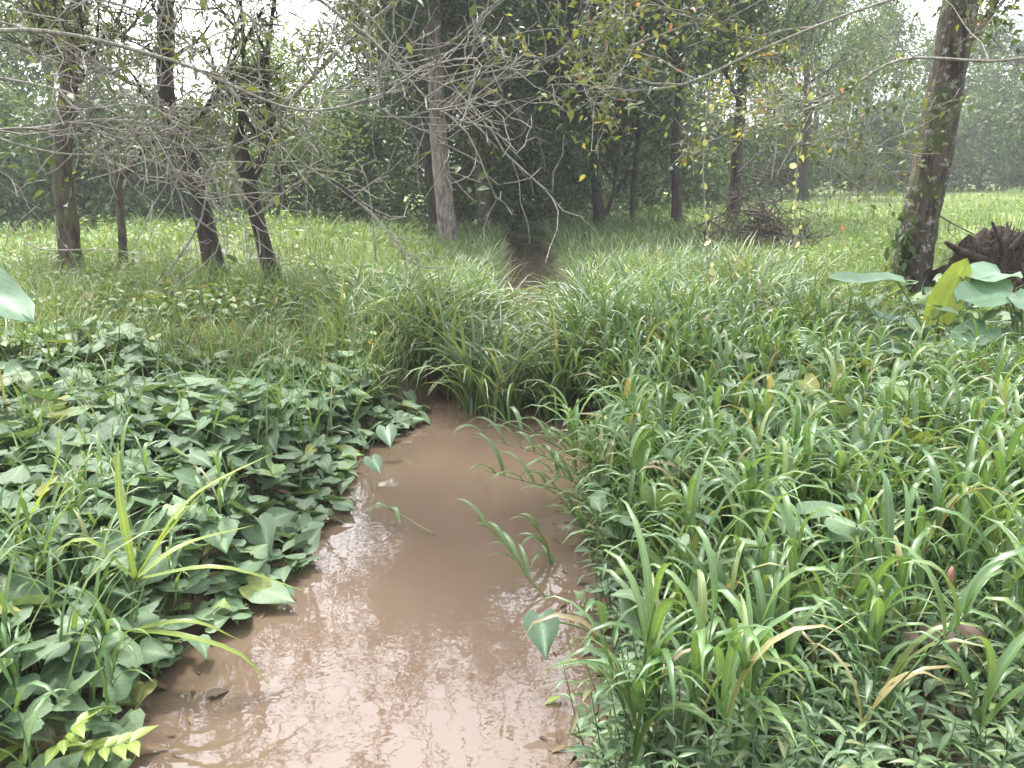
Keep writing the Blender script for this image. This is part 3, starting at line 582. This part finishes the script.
tag(mb.build('broad_grass', M['broad']), 'bright broad-bladed drooping grass crowding the right bank', 'grass', kind='stuff')
# broad leaves among it
mb = MB(); pts = rejection(1150, .2, 6.6, 2.3, 7.6, lambda x, y: (stream_d(x, y) > -.02) & (x > np.interp(y, SY, SC)) & (x < .7 * y + .6) & (patch(x, y, 1.2, 7) + .12 * rng.random(len(x)) > .38), False)
n = len(pts); top = pts.copy(); top[:, 2] += U(n, .18, .60)
kd = rng.integers(0, 5, n); sz = .06 + .14 * rng.beta(1.5, 2, n)
for k_ in range(5):
    q_ = kd == k_; c_ = int(q_.sum()); inst(mb, HEARTS[k_], top[q_], leaf_mats(toward_light(c_), rng.normal(-.3, .4, c_), rng.normal(0, .4, c_)), sz[q_])
for i in range(n): tube(mb, [pts[i], (pts[i] + top[i]) / 2 + rng.normal(0, .02, 3), top[i]], .003, 3, False)
pts = rejection(6000, .2, 6.0, 1.7, 7.5, lambda x, y: (stream_d(x, y) > -.08) & (x > np.interp(y, SY, SC)) & (x < .7 * y + .6)); n = len(pts); pts[:, 2] = np.maximum(pts[:, 2], 0) + U(n, .02, .16)
inst(mb, L_OVATE, pts, leaf_mats(toward_light(n), rng.normal(0, .35, n), rng.normal(0, .35, n)), U(n, .04, .10))
tag(mb.build('bank_creeper', M['creeper']), 'broad heart-shaped leaves mixed into the right bank grass', 'ground cover', kind='stuff')
# leafy herb in the lower right
mb = MB(); pts = rejection(400, .2, 4.6, 1.7, 5.2, lambda x, y: (stream_d(x, y) > .0) & (x > np.interp(y, SY, SC)) & (x < .68 * y + .5) & (rng.random(len(x)) < 1.5 - .38 * y + .25 * patch(x, y, 2, 8)) & ~((np.abs(x / y - .592) < .03) & (y < 2.35) & (y > 2.0)), False)
for p in pts:
    H = rng.uniform(.16, .42); a = rng.uniform(0, 6.28); q = p + np.array([math.cos(a) * .25 * H, math.sin(a) * .25 * H, H]); tube(mb, [p, (p + q) / 2 + rng.normal(0, .012, 3), q], [.003, .0025, .0015], 3, False)
    nl = rng.integers(9, 15); f = np.linspace(.25, 1, nl); pos = p + (q - p) * f[:, None]; ya = a + np.arange(nl) * 2.4 + rng.normal(0, .3, nl)
    inst(mb, L_LANCE, pos, leaf_mats(ya, rng.normal(.25, .3, nl), rng.normal(0, .25, nl)), U(nl, .05, .115) * (1.1 - .35 * f))
tag(mb.build('herb_undergrowth', M['herb']), 'low herb with narrow pointed leaves at the lower right', 'undergrowth', kind='stuff')
# leafy herb + small grass lower left
mb = MB(); pts = rejection(60, -3.4, -.9, 1.7, 3.6, lambda x, y: (stream_d(x, y) > .05) & (x > -.68 * y - .5) & (x < np.interp(y, SY, SC)), False)
n = len(pts); stalks(mb, pts, U(n, .2, .5), (4, 8), (.16, .34), (.012, .022))
tag(mb.build('corner_grass', M['broad']), 'leafy grass filling the lower left corner', 'grass', kind='stuff')
# litter
mb = MB(); pts = rejection(3000, -5.5, 6, 1.8, 9, lambda x, y: (stream_d(x, y) > -.06) & (np.abs(x) < .7 * y + .6), False); n = len(pts); pts[:, 2] = np.maximum(pts[:, 2], 0) + U(n, .005, .05)
inst(mb, L_LANCE, pts, leaf_mats(toward_light(n), rng.normal(0, .25, n), rng.normal(0, .4, n)), U(n, .05, .2))
pts = rejection(260, -2, 1.6, 1.9, 7.5, lambda x, y: (stream_d(x, y) > -.22) & (stream_d(x, y) < .05) & (rng.random(len(x)) < patch(x, y, 1.5, 9)), False); n = len(pts); pts[:, 2] = np.maximum(pts[:, 2], 0) + U(n, .004, .012)
inst(mb, L_LANCE, pts, leaf_mats(toward_light(n), rng.normal(0, .05, n), rng.normal(0, .1, n)), U(n, .02, .09))
tag(mb.build('leaf_litter', M['litter']), 'dead brown leaves and straw lying along the banks', 'leaf litter', kind='stuff')

# ------------------------------------------------------------------ single plants and things
def rooted(x, y): return np.array([x, y, max(float(ground(x, y)), -.06)])
def blade_part(parent, mat, base, tip_list, W, name='leaf_blade', shape='broad', K=10):
    "each leaf blade runs from base through the given world points"
    for tp in tip_list:
        c = spline([base] + list(tp), K); mb = MB(); t_ = np.gradient(c, axis=0); t_ /= np.linalg.norm(t_, axis=1)[:, None]
        side = np.cross(t_, [0, 0, 1.]); side /= np.linalg.norm(side, axis=1)[:, None] + 1e-9; nn = np.cross(side, t_)
        w = (W * WB[shape](np.linspace(0, 1, K)))[:, None] / 2
        v = np.stack([c - side * w + nn * w * .4, c, c + side * w + nn * w * .4], 1); i = (np.arange(K - 1) * 3)[:, None]
        s_ = np.linspace(0, 1, K); uv = np.stack([np.stack([s_ * 0 + q, s_], -1) for q in (0, .5, 1)], 1)
        mb.add(v, [np.concatenate([i + np.array([0, 1, 4, 3]), i + np.array([1, 2, 5, 4])])], uv); mb.build(name, mat, parent)

# large arching grass on the left by the water
b = rooted(*P(112, 700, 2.75)[:2]); e = empty('grass_clump', b, 'large arching yellow-green grass leaning over the lower left water', 'grass plant')
Yb = b[1]
mb = MB(); st = spline([b, P(125, 640, Yb), P(135, 580, Yb + .05)], 6); tube(mb, st, [.007, .006, .006, .005, .004, .003], 6, False); mb.build('stem', M['stem'], e)
node = st[3]; n2 = st[5]
blade_part(e, M['long'], n2, [[P(190, 500, Yb + .1), P(275, 452, Yb + .25)], [P(170, 530, Yb + .05), P(205, 490, Yb + .1)], [P(220, 568, Yb + .05), P(308, 592, Yb + .15)], [P(185, 545, Yb + .2), P(255, 525, Yb + .45)],
                                [P(80, 540, Yb), P(15, 590, Yb - .05)], [P(120, 500, Yb + .1), P(118, 440, Yb + .2)]], .036)
blade_part(e, M['long'], node, [[P(180, 636, Yb - .1), P(240, 655, Yb - .1), P(272, 690, Yb - .1)], [P(90, 600, Yb), P(40, 575, Yb)], [P(60, 640, Yb - .1), P(10, 690, Yb - .15)], [P(80, 590, Yb + .1), P(50, 560, Yb + .2), P(-10, 575, Yb + .25)], [P(190, 622, Yb), P(240, 640, Yb + .05)]], .034)
b = rooted(*P(-10, 640, 2.9)[:2]); e = empty('grass_clump', b, 'bright grass tuft with steep blades at the left edge', 'grass plant')
blade_part(e, M['long'], b, [[P(40, 540, 3.0), P(85, 440, 3.1)], [P(30, 560, 2.9), P(60, 500, 2.95), P(75, 485, 3.0)], [P(10, 560, 2.9), P(25, 470, 3.05)], [P(40, 590, 2.9), P(110, 545, 3.0), P(160, 560, 3.1)], [P(0, 560, 2.9), P(-20, 480, 3.0)], [P(30, 520, 2.9), P(55, 470, 2.9), P(60, 420, 3.0)], [P(60, 600, 2.85), P(95, 600, 2.8), P(130, 640, 2.8)]], .032)
# fern-like seedling in the corner
b = rooted(*P(60, 790, 2.15)[:2]); e = empty('seedling', b, 'pale green seedling with paired leaflets in the bottom left corner', 'seedling')
Yb = b[1]
for k, (tips) in enumerate([[(60, 745), (75, 725)], [(20, 745), (-30, 720)], [(90, 750), (130, 742)], [(40, 770), (0, 765)]]):
    c = spline([b + np.array([0, 0, .02])] + [P(x, y, Yb - .05) for x, y in tips], 7); mb = MB(); tube(mb, c, .003, 4, False); s_ = mb.build('stalk', M['stem'], e)
    for i in range(2, 7):
        mb = MB(); d = unit(c[i] - c[i - 1]); ya = math.atan2(d[1], d[0]) - math.pi / 2
        inst(mb, L_OVATE, np.array([c[i], c[i]]), leaf_mats(np.array([ya + .9, ya - .9]), np.array([.2, .2]), np.array([0., 0.])), U(2, .07, .10)); mb.build('leaflet_pair', M['long'], s_ if False else e)
# reeds leaning over the water from the right bank
def reed(base, path, label, nl=7, W=.034, LL=(.2, .36), mat='broad'):
    e = empty('reed_grass', base, label, 'grass plant', 'reeds leaning over the pool')
    c = spline([base] + path, 12); mb = MB(); tube(mb, c, np.linspace(.006, .003, 12), 5, False); mb.build('stem', M['stem'], e)
    for j in range(nl):
        i = int(4 + j * 7.5 / nl); d = unit(c[min(i + 1, 11)] - c[i - 1]); ya = math.atan2(d[1], d[0]) + (1 if j % 2 else -1) * rng.uniform(.3, 1.1)
        mb = MB(); blades(mb, c[i:i + 1], np.array([ya]), U(1, *LL), W, U(1, .3, .8), U(1, 1.3, 2.3), 9, 'broad', 1.7, rng.normal(0, .3, 1)); mb.build('leaf_blade', M[mat], e)
rb = lambda px, py, Y: rooted(*P(px, py, Y)[:2])
reed(rb(620, 520, 4.4), [P(570, 470, 4.4), P(530, 450, 4.45), P(470, 436, 4.5)], 'reed reaching farthest left over the pool', 8)
reed(rb(625, 510, 4.6), [P(580, 460, 4.6), P(545, 440, 4.6), P(490, 415, 4.65)], 'reed arching highest over the pool', 8)
reed(rb(600, 540, 4.2), [P(560, 490, 4.2), P(520, 480, 4.2), P(485, 470, 4.25)], 'short reed drooping just above the water below the highest one', 6)
reed(rb(615, 500, 4.9), [P(590, 450, 4.9), P(575, 425, 4.9), P(560, 400, 4.9)], 'upright reed at the mouth of the little inlet', 6)
reed(rb(560, 640, 3.35), [P(530, 580, 3.4), P(510, 550, 3.45), P(478, 518, 3.5)], 'lone reed rising from the water left of the heart-shaped leaf', 7, .028, (.14, .26))
reed(rb(585, 610, 3.7), [P(555, 570, 3.7), P(545, 540, 3.7), P(528, 520, 3.7)], 'small reed standing behind the lone one', 6, .028, (.14, .24))
reed(rb(640, 540, 4.0), [P(600, 500, 4.0), P(570, 480, 4.0), P(545, 470, 4.05)], 'leafy reed leaning low over the water right of the short drooping one', 8)
reed(rb(630, 505, 4.7), [P(605, 470, 4.7), P(585, 455, 4.7), P(545, 428, 4.75)], 'bright reed between the highest arching reed and the bank', 8)
reed(rb(625, 580, 3.9), [P(600, 555, 3.9), P(585, 530, 3.9), P(565, 505, 3.9)], 'reed with drooping leaves at the water edge above the heart-shaped leaf', 8)
reed(rb(640, 480, 5.3), [P(625, 450, 5.3), P(622, 420, 5.3), P(612, 392, 5.3)], 'tall upright reed standing at the right corner of the pool', 8)
# floating broken stem
e = empty('floating_stem', P(400, 540, 4.1) * [1, 1, 0], 'broken grass stem with two leaves floating on the pool', 'grass stem')
mb = MB(); c = spline([np.array([-.42, 4.02, .01]), np.array([-.55, 4.1, .05]), np.array([-.70, 4.2, .09])], 6); tube(mb, c, .004, 5); mb.build('stem', M['stem'], e)
blade_part(e, M['broad'], c[-1], [[c[-1] + [-.06, .0, .02], c[-1] + [-.12, -.04, -.06]], [c[-1] + [.05, -.05, .01], c[-1] + [.08, -.12, -.05]]], .035)
# floating single leaves
for px, py, sz, mt, lb in [(205, 700, .10, 'dry', 'curled brown leaf at the left waterline'), (590, 440, .16, 'dry', 'reddish brown leaf lying at the mouth of the inlet'), (560, 700, .07, 'long', 'small yellow-green leaf floating near the lower right bank')]:
    d = ray(px, py); s_ = -CAMH / d[2]; p0 = np.array([d[0] * s_, d[1] * s_, .012]); mb = MB(); inst(mb, L_OVATE, p0[None], leaf_mats(np.array([rng.uniform(0, 6)]), np.array([.05]), np.array([.1])), np.array([sz])); o = mb.build('fallen_leaf', M[mt]); tag(o, lb, 'leaf')
# single heart leaves that stand out
def heart_plant(px, py, Y, sz, label, mat='creeper', yaw=3.1, pitch=-.7, roll=.1, gx_=.06):
    top = P(px, py, Y); g = rooted(top[0] + gx_, top[1] + .05); e = empty('heart_leaf_plant', g, label, 'plant')
    mb = MB(); tube(mb, spline([g, (g + top) / 2 + [.03, 0, .06], top], 8), .0045, 5, False); mb.build('stalk', M['stem'], e)
    mb = MB(); inst(mb, L_HEART, top[None], leaf_mats(np.array([yaw]), np.array([pitch]), np.array([roll])), np.array([sz])); mb.build('leaf', M[mat], e)
heart_plant(541, 618, 2.7, .15, 'single heart-shaped leaf hanging over the water at the right bank', 'big', 3.3, -.8, .1, .32)
heart_plant(741, 686, 2.2, .12, 'single pale notched leaf facing the viewer low on the right bank', 'big', 3.1, -.9)
heart_plant(386, 428, 5.3, .16, 'heart-shaped leaf standing alone at the right end of the left creeper', 'big', 3.5, -.6, .1, -.25)
heart_plant(372, 458, 4.8, .13, 'small heart-shaped leaf dipping to the water at the creeper edge', 'big', 3.8, -.5, .1, -.3)
heart_plant(832, 598, 2.75, .19, 'broad pale heart-shaped leaf lying open in the right grass', 'big', 2.4, -.25)
heart_plant(760, 560, 3.0, .17, 'broad leaf half hidden behind blades in the middle of the right bank', 'big', 2.0, -.3)
# pink bract
b = rooted(*P(955, 640, 2.6)[:2]); top = P(949, 592, 2.6); e = empty('pink_bud', b, 'pink upright bud among the right bank grass', 'flower')
mb = MB(); tube(mb, spline([b, (b + top) / 2 + [.01, 0, 0], top], 6), .003, 5, False); mb.build('stalk', M['stem'], e)
mb = MB(); tube(mb, spline([top, top + [.004, 0, .035], top + [-.002, 0, .075], top + [0, 0, .10]], 9), [.004, .010, .014, .016, .0155, .014, .011, .007, .002], 8, True, .05)
mb.build('bract', M['pink'], e)
# curled dead leaf
b = rooted(*P(925, 660, 2.3)[:2]); e = empty('dry_leaf', b, 'dark brown curled dry leaf with pale ribs in the right bank grass', 'dry leaf')
top = P(930, 636, 2.28); mb = MB(); tube(mb, spline([b, (b + top) / 2, top], 5), .004, 5, False); mb.build('stalk', M['dead'], e)
for k in range(5):
    mb = MB(); q = top + np.array([(k - 2) * .034, .01 * (k % 2), .045 - .012 * abs(k - 2.5)]); blades(mb, q[None], np.array([-1.9 + .25 * k]), np.array([.15]), .046, .9, 2.0, 9, 'broad', .9, np.array([(-1) ** k * .5])); mb.build('curled_lobe', M['dry'], e)

# big-leaved plants at the right
def big_leaf(e, base, hinge, tip, w, mat, nrm=(0, 0, 1), K=9):
    mb = MB(); tube(mb, spline([base, (base + hinge) / 2 + [.02, 0, .06], hinge], 8), np.linspace(.014, .008, 8), 6, False); st_ = mb.build('stalk', M['stem'], e)
    ax = tip - hinge; L = np.linalg.norm(ax); ax /= L; sd = unit(np.cross(ax, nrm)); nn = np.cross(sd, ax); s_ = np.linspace(-.18, 1, K); v = []; uv = []
    for t in s_:
        wd = w * (math.sqrt(max(0, 1 - ((t - .22) / .8) ** 2)) if t > .22 else math.sqrt(max(0.05, 1 - ((t - .22) / .46) ** 2)))
        if t == s_[-1]: wd = 0
        gap = .35 * w if t < -.1 else 0
        for q in (-1, -.5, 0, .5, 1):
            off = q * wd / 2
            z = .05 * math.sin(t * 9 + q * 2) * w + abs(q) * .10 * w - .10 * L * max(t, 0) ** 2
            v.append(hinge + ax * (t * L + (gap * .5 if abs(q) < .3 else 0)) + sd * off + nn * z); uv.append((.5 + q / 2, t))
    f = [(i * 5 + j, i * 5 + j + 1, i * 5 + j + 6, i * 5 + j + 5) for i in range(K - 1) for j in range(4)]
    mb = MB(); mb.add(np.array(v), [np.array(f)], np.array(uv)); mb.build('leaf', M[mat], e)
Yp = 6.6
b = rooted(*P(925, 420, Yp)[:2]); e = empty('taro_plant', b, 'taro with one upright yellow leaf and a flat leaf in front of the lichen-spotted trunk', 'taro')
big_leaf(e, b, P(938, 318, Yp), P(966, 258, Yp - .05), .26, 'bigyellow', (-.5, -.7, .4))
big_leaf(e, b, P(898, 282, Yp + .1), P(830, 274, Yp - .25), .34, 'big', (.05, -.12, 1))
big_leaf(e, b, P(905, 322, Yp - .1), P(872, 312, Yp - .3), .25, 'big', (0, -.2, 1))
big_leaf(e, b, P(920, 340, Yp - .2), P(885, 345, Yp - .6), .3, 'big', (0, -.3, 1))
b = rooted(*P(1010, 430, Yp - .3)[:2]); e = empty('taro_plant', b, 'taro with several broad pale leaves at the right edge before the root heap', 'taro')
big_leaf(e, b, P(1000, 274, Yp + .2), P(965, 276, Yp - .1), .42, 'big', (.0, -.22, 1))
big_leaf(e, b, P(1010, 292, Yp - .1), P(960, 298, Yp - .4), .42, 'big', (.05, -.4, 1))
big_leaf(e, b, P(1020, 300, Yp - .3), P(1070, 315, Yp - .6), .42, 'big', (.0, -.35, 1))
big_leaf(e, b, P(1000, 352, Yp - .5), P(1045, 346, Yp - .9), .34, 'big', (.0, -.15, 1))
big_leaf(e, b, P(985, 330, Yp - .4), P(955, 345, Yp - .6), .30, 'big', (.1, -.3, 1))
b = rooted(-2.35, 3.1); e = empty('taro_plant', b, 'big pale leaf poking in at the left edge above the creeper', 'taro')
big_leaf(e, b, P(-60, 262, 3.1), P(34, 316, 3.0), .22, 'big', (.5, -.45, .8))
big_leaf(e, b, P(-120, 330, 3.2), P(-170, 380, 3.0), .22, 'big', (-.5, -.45, .8))

# brushwood pile
c0 = G(755, 262); e = empty('brushwood_pile', c0, 'heap of dead branches in front of the black trunk', 'brushwood')
mb = MB()
for i in range(420):
    a = rng.uniform(0, 6.28); r = rng.uniform(0, 1.0) ** .8; q = c0 + np.array([math.cos(a) * r * 1.3, math.sin(a) * r * .8, (1 - r ** 1.3) * rng.uniform(.2, 1.6) * (1 + .35 * math.sin(a * 2 + 1)) + .1]); d = unit(np.array([rng.normal(), rng.normal() * .6, rng.normal(0, .6)])); L = rng.choice([.25, .35, .5, .8, 1.2])
    tube(mb, spline([q - d * L / 2, q + rng.normal(0, .09, 3), q + d * L / 2], 6)[:5], np.array([.008, .012, .012, .009, .004]) * rng.uniform(.4, 1.5), 4, False)
mb.build('twig_tangle', M['dead'], e)
Yc = c0[1]
for pth, r in [([(752, 250), (765, 232), (768, 215), (780, 197)], .035), ([(768, 225), (762, 208), (760, 198)], .022), ([(745, 225), (775, 232), (800, 238), (836, 234)], .03), ([(790, 250), (770, 236), (752, 214), (748, 206)], .025), ([(720, 258), (745, 245), (775, 240)], .03), ([(760, 262), (775, 225), (781, 205)], .02)]:
    mb = MB(); w = spline([P(x, y, Yc - .3 + .1 * i) for i, (x, y) in enumerate(pth)], 12); tube(mb, w, np.linspace(r * 1.2, r * .5, 12), 7, True, .08); mb.build('thick_branch', M['dead'], e)
# uprooted stump
c0 = G(1000, 318); e = empty('uprooted_stump', c0, 'reddish brown uprooted stump with torn roots at the right edge', 'stump')
Yc = c0[1]; mb = MB(); nth, nph = 64, 26
th = np.linspace(0, 2 * math.pi, nth, endpoint=False); ph = np.linspace(.02, math.pi / 2 + .3, nph); T, Pp = np.meshgrid(th, ph)
rr = 1 + np.sin(Pp).clip(0, .6) / .6 * (.13 * np.sin(3 * T + 4 * Pp) + .10 * np.sin(7 * T - 5 * Pp) + .09 * np.sin(13 * T + 9 * Pp) * np.sin(11 * Pp) + .05 * np.sin(29 * T + 3 * np.sin(9 * Pp)) + .04 * np.sin(23 * T - 8 * Pp))
v = np.stack([c0[0] + .25 + .85 * rr * np.sin(Pp) * np.cos(T), c0[1] + .3 + .55 * rr * np.sin(Pp) * np.sin(T), c0[2] - .05 + .95 * rr * np.cos(Pp)], -1)
i = np.arange(nph - 1)[:, None] * nth; j = np.arange(nth)[None]; kk = (j + 1) % nth
mb.add(v, [np.stack([i + j, i + nth + j, i + nth + kk, i + kk], -1).reshape(-1, 4)]); mb.build('root_plate', M['root'], e)
mb = MB()
for k in range(420):
    a, q = rng.uniform(3.0, 6.4), rng.uniform(.15, 1.5); s0 = np.array([c0[0] + .25 + .85 * math.sin(q) * math.cos(a), c0[1] + .3 + .55 * math.sin(q) * math.sin(a), c0[2] - .05 + .95 * math.cos(q)]); d = unit(s0 - (c0 + [.25, .3, .2]) + rng.normal(0, .35, 3)); L = rng.uniform(.1, .35)
    tube(mb, spline([s0 - d * .05, s0 + d * L * .5, s0 + d * L + [0, 0, -.12]], 5), [.008, .007, .005, .004, .002], 4, False)
mb.build('root_fibres', M['dead'], e)
for pth, r in [([(985, 262), (958, 250), (945, 242)], .05), ([(1000, 300), (960, 290), (942, 305), (920, 320)], .06), ([(1005, 255), (1000, 240), (992, 222)], .035), ([(1010, 250), (1022, 236), (1040, 225)], .03)]:
    mb = MB(); w = spline([P(x, y, Yc - .1) for x, y in pth], 10); tube(mb, w, np.linspace(r, r * .4, 10), 8, True, .1); mb.build('root', M['root'], e)
# fallen branches
def dead_branch(label, pth, r, nt_=5, name='dead_branch', mat='dead'):
    w = spline([P(x, y, Y) for x, y, Y in pth], 16); e = empty(name, w[0], label, 'branch'); mb = MB(); tube(mb, w, np.linspace(r, r * .3, 16), 7, True, .08); mb.build('stem', M[mat], e)
    for k in range(nt_):
        i = rng.integers(3, 15); tb, an = [], []; grow(w[i], unit(w[i] - w[i - 1] + rng.normal(0, .7, 3)), rng.uniform(.15, .45), r * .4, 1, tb, an, 0, .4, 2); limb_mesh(tb, M[mat], e, 'twig')
dead_branch('brown fallen branch slanting through the grass left of the pool head', [(352, 336, 9.0), (395, 320, 9.1), (412, 312, 9.2), (430, 292, 9.4), (445, 280, 9.6)], .03)
dead_branch('grey dead branch tangle on the meadow near the pale trunk', [(370, 248, 17), (385, 240, 17), (400, 252, 17), (412, 256, 17)], .05, 8)
dead_branch('thin curved dead stick leaning past the dark leaning trunk', [(140, 308, 9.4), (175, 262, 9.4), (200, 222, 9.5), (208, 185, 9.5), (220, 155, 9.6)], .02, 3, mat='twig_pale')
dead_branch('long thin bare stick lying level across the left weeds', [(28, 243, 8.5), (48, 250, 8.5), (110, 250, 8.6), (172, 260, 8.7)], .011, 2, mat='twig_pale')
dead_branch('slim drooping stick left of the dark spreading tree', [(376, 262, 11), (372, 215, 11), (366, 178, 11), (350, 150, 11)], .014, 4, mat='twig_pale')
dead_branch('pale stick slanting up from the right grass towards the brushwood', [(730, 336, 7.4), (752, 300, 7.5), (768, 262, 7.7), (775, 236, 7.9)], .010, 2, mat='twig_pale')
dead_branch('thin bare twig stretching right from the lichen-spotted trunk', [(925, 206, 10.2), (950, 222, 10.0), (975, 235, 9.8), (1006, 255, 9.6)], .012, 3)
# ivy-like climber on the lichen-spotted trunk
g0 = G(900, 308); e = empty('climbing_plant', g0, 'dark-leaved climber hugging the left side of the lichen-spotted trunk', 'climber')
w = spline([P(898, 310, 9.15), P(899, 270, 9.05), P(903, 240, 9.0), P(908, 205, 9.0)], 12); mb = MB(); tube(mb, w, .009, 5); tube(mb, w + np.array([.1, 0, .02]) * np.linspace(.4, 1.2, 12)[:, None], .006, 5); mb.build('stem', M['bark_brown'], e)
mb = MB(); n_ = 150; q_ = w[rng.integers(0, 11, n_)] + rng.normal(0, 1, (n_, 3)) * [.07, .05, .08]; inst(mb, L_OVATE, q_, leaf_mats(U(n_, 0, 6.28), rng.normal(-.9, .3, n_), rng.normal(0, .4, n_)), U(n_, .07, .14)); mb.build('foliage', M['mid'], e)
# hanging vines
def vine(label, pth, Y, n, sz, mat='yellowleaf'):
    w = spline([P(x, y, Y) for x, y in pth], 14); e = empty('hanging_vine', w[-1], label, 'vine', 'vines hanging from the branches'); mb = MB(); tube(mb, w, .007, 4, False); mb.build('stem', M['twig_pale'], e)
    for k in range(n):
        f = (k + .5) / n; q = w[min(int(f * 13 + rng.uniform(0, 1)), 13)] + rng.normal(0, .028, 3); mb = MB(); m_ = 4 
        th_ = np.linspace(0, 6.283, 9)[:-1]; v = np.concatenate([[[0, 0, .01]], np.stack([np.cos(th_) * .5, np.sin(th_) * .5, -.06 * np.cos(th_ * 2)], -1)]); f_ = np.array([(0, i + 1, (i + 1) % 8 + 1) for i in range(8)]); mb.add(v * sz * np.array([rng.uniform(.6, 1), 1, 1]) * rng.uniform(.5, 1.3) @ leaf_mats(U(1, -1.2, 1.2), U(1, .6, 2.0), U(1, -.8, .8))[0].T + q, [f_], np.tile([[.5, .5]], (9, 1))); mb.build('leaf', M[mat], e)
vine('vine strung with round pale leaves hanging left of the brushwood', [(712, 60), (706, 120), (703, 170), (706, 220), (710, 262), (707, 285)], 7.6, 26, .066)
vine('yellow vine with round leaves hanging right of the brushwood', [(812, 70), (800, 130), (797, 170), (795, 215), (795, 252)], 7.9, 24, .068)
vine('vine with a few pale round leaves climbing the lichen-spotted trunk', [(940, 150), (928, 185), (922, 215), (915, 250), (920, 275), (918, 312)], 9.1, 16, .06)
w = spline([P(812, 110, 7.9), P(790, 150, 7.9), P(772, 182, 7.9), P(776, 150, 7.9), P(778, 100, 7.9)], 16); mb = MB(); tube(mb, w, .008, 5, False); tag(mb.build('looping_vine', M['twig_pale']), 'bare looping vine hanging between the two leafy vines', 'vine', 'vines hanging from the branches')

# ------------------------------------------------------------------ air, sky and light
m, t, N, Lk = nt('haze'); v = N('ShaderNodeVolumePrincipled'); v.inputs['Color'].default_value = (.95, .97, 1, 1); v.inputs['Density'].default_value = .0013; v.inputs['Anisotropy'].default_value = .2  # thin scattering volume, added to imitate the pale wash of lens flare and backlight
o = N('ShaderNodeOutputMaterial'); Lk(v.outputs[0], o.inputs['Volume'])
mb = MB(); x0, x1, y0, y1, z0, z1 = -140, 140, -45, 145, -1.5, 17
mb.add([(x, y, z) for z in (z0, z1) for y in (y0, y1) for x in (x0, x1)], [np.array([(0, 2, 3, 1), (4, 5, 7, 6), (0, 1, 5, 4), (2, 6, 7, 3), (0, 4, 6, 2), (1, 3, 7, 5)])])
tag(mb.build('haze', m, None, False), 'pale haze among the trees, added to imitate veiling lens flare', 'haze', kind='stuff')

w = bpy.data.worlds.new('World'); scene.world = w; w.use_nodes = True; wt = w.node_tree; wt.nodes.clear(); N = wt.nodes.new
SUN_EL, SUN_AZ = 64, -32          # azimuth measured from the view direction, to the left
sky = N('ShaderNodeTexSky'); sky.sky_type = 'NISHITA'; sky.sun_disc = False; sky.sun_elevation = R(SUN_EL); sky.sun_rotation = R(SUN_AZ); sky.air_density = 1; sky.dust_density = 4; sky.ozone_density = 1
hs = N('ShaderNodeHueSaturation'); hs.inputs['Saturation'].default_value = .25; wt.links.new(sky.outputs[0], hs.inputs['Color'])
bg = N('ShaderNodeBackground'); bg.inputs['Strength'].default_value = .15; wt.links.new(hs.outputs[0], bg.inputs[0]); wo = N('ShaderNodeOutputWorld'); wt.links.new(bg.outputs[0], wo.inputs[0])
sl = bpy.data.lights.new('sun', 'SUN'); sl.energy = 1.5; sl.angle = R(10); sl.color = (1, .97, .92); so = bpy.data.objects.new('sun', sl); COL.objects.link(so)
from mathutils import Vector
az = R(SUN_AZ); d = Vector((math.sin(az) * math.cos(R(SUN_EL)), math.cos(az) * math.cos(R(SUN_EL)), math.sin(R(SUN_EL)))); so.rotation_euler = d.to_track_quat('Z', 'Y').to_euler(); so.location = (0, 0, 30)
vs = scene.view_settings; vs.view_transform = 'Standard'; vs.look = 'None'; vs.exposure = 2.45; vs.gamma = 1; vs.use_curve_mapping = False
cy = scene.cycles; cy.use_denoising = True; cy.max_bounces = 8; cy.diffuse_bounces = 4; cy.glossy_bounces = 3; cy.transmission_bounces = 4; cy.volume_bounces = 1; cy.caustics_reflective = False; cy.caustics_refractive = False
try: cy.denoiser = 'OPENIMAGEDENOISE'
except Exception: pass
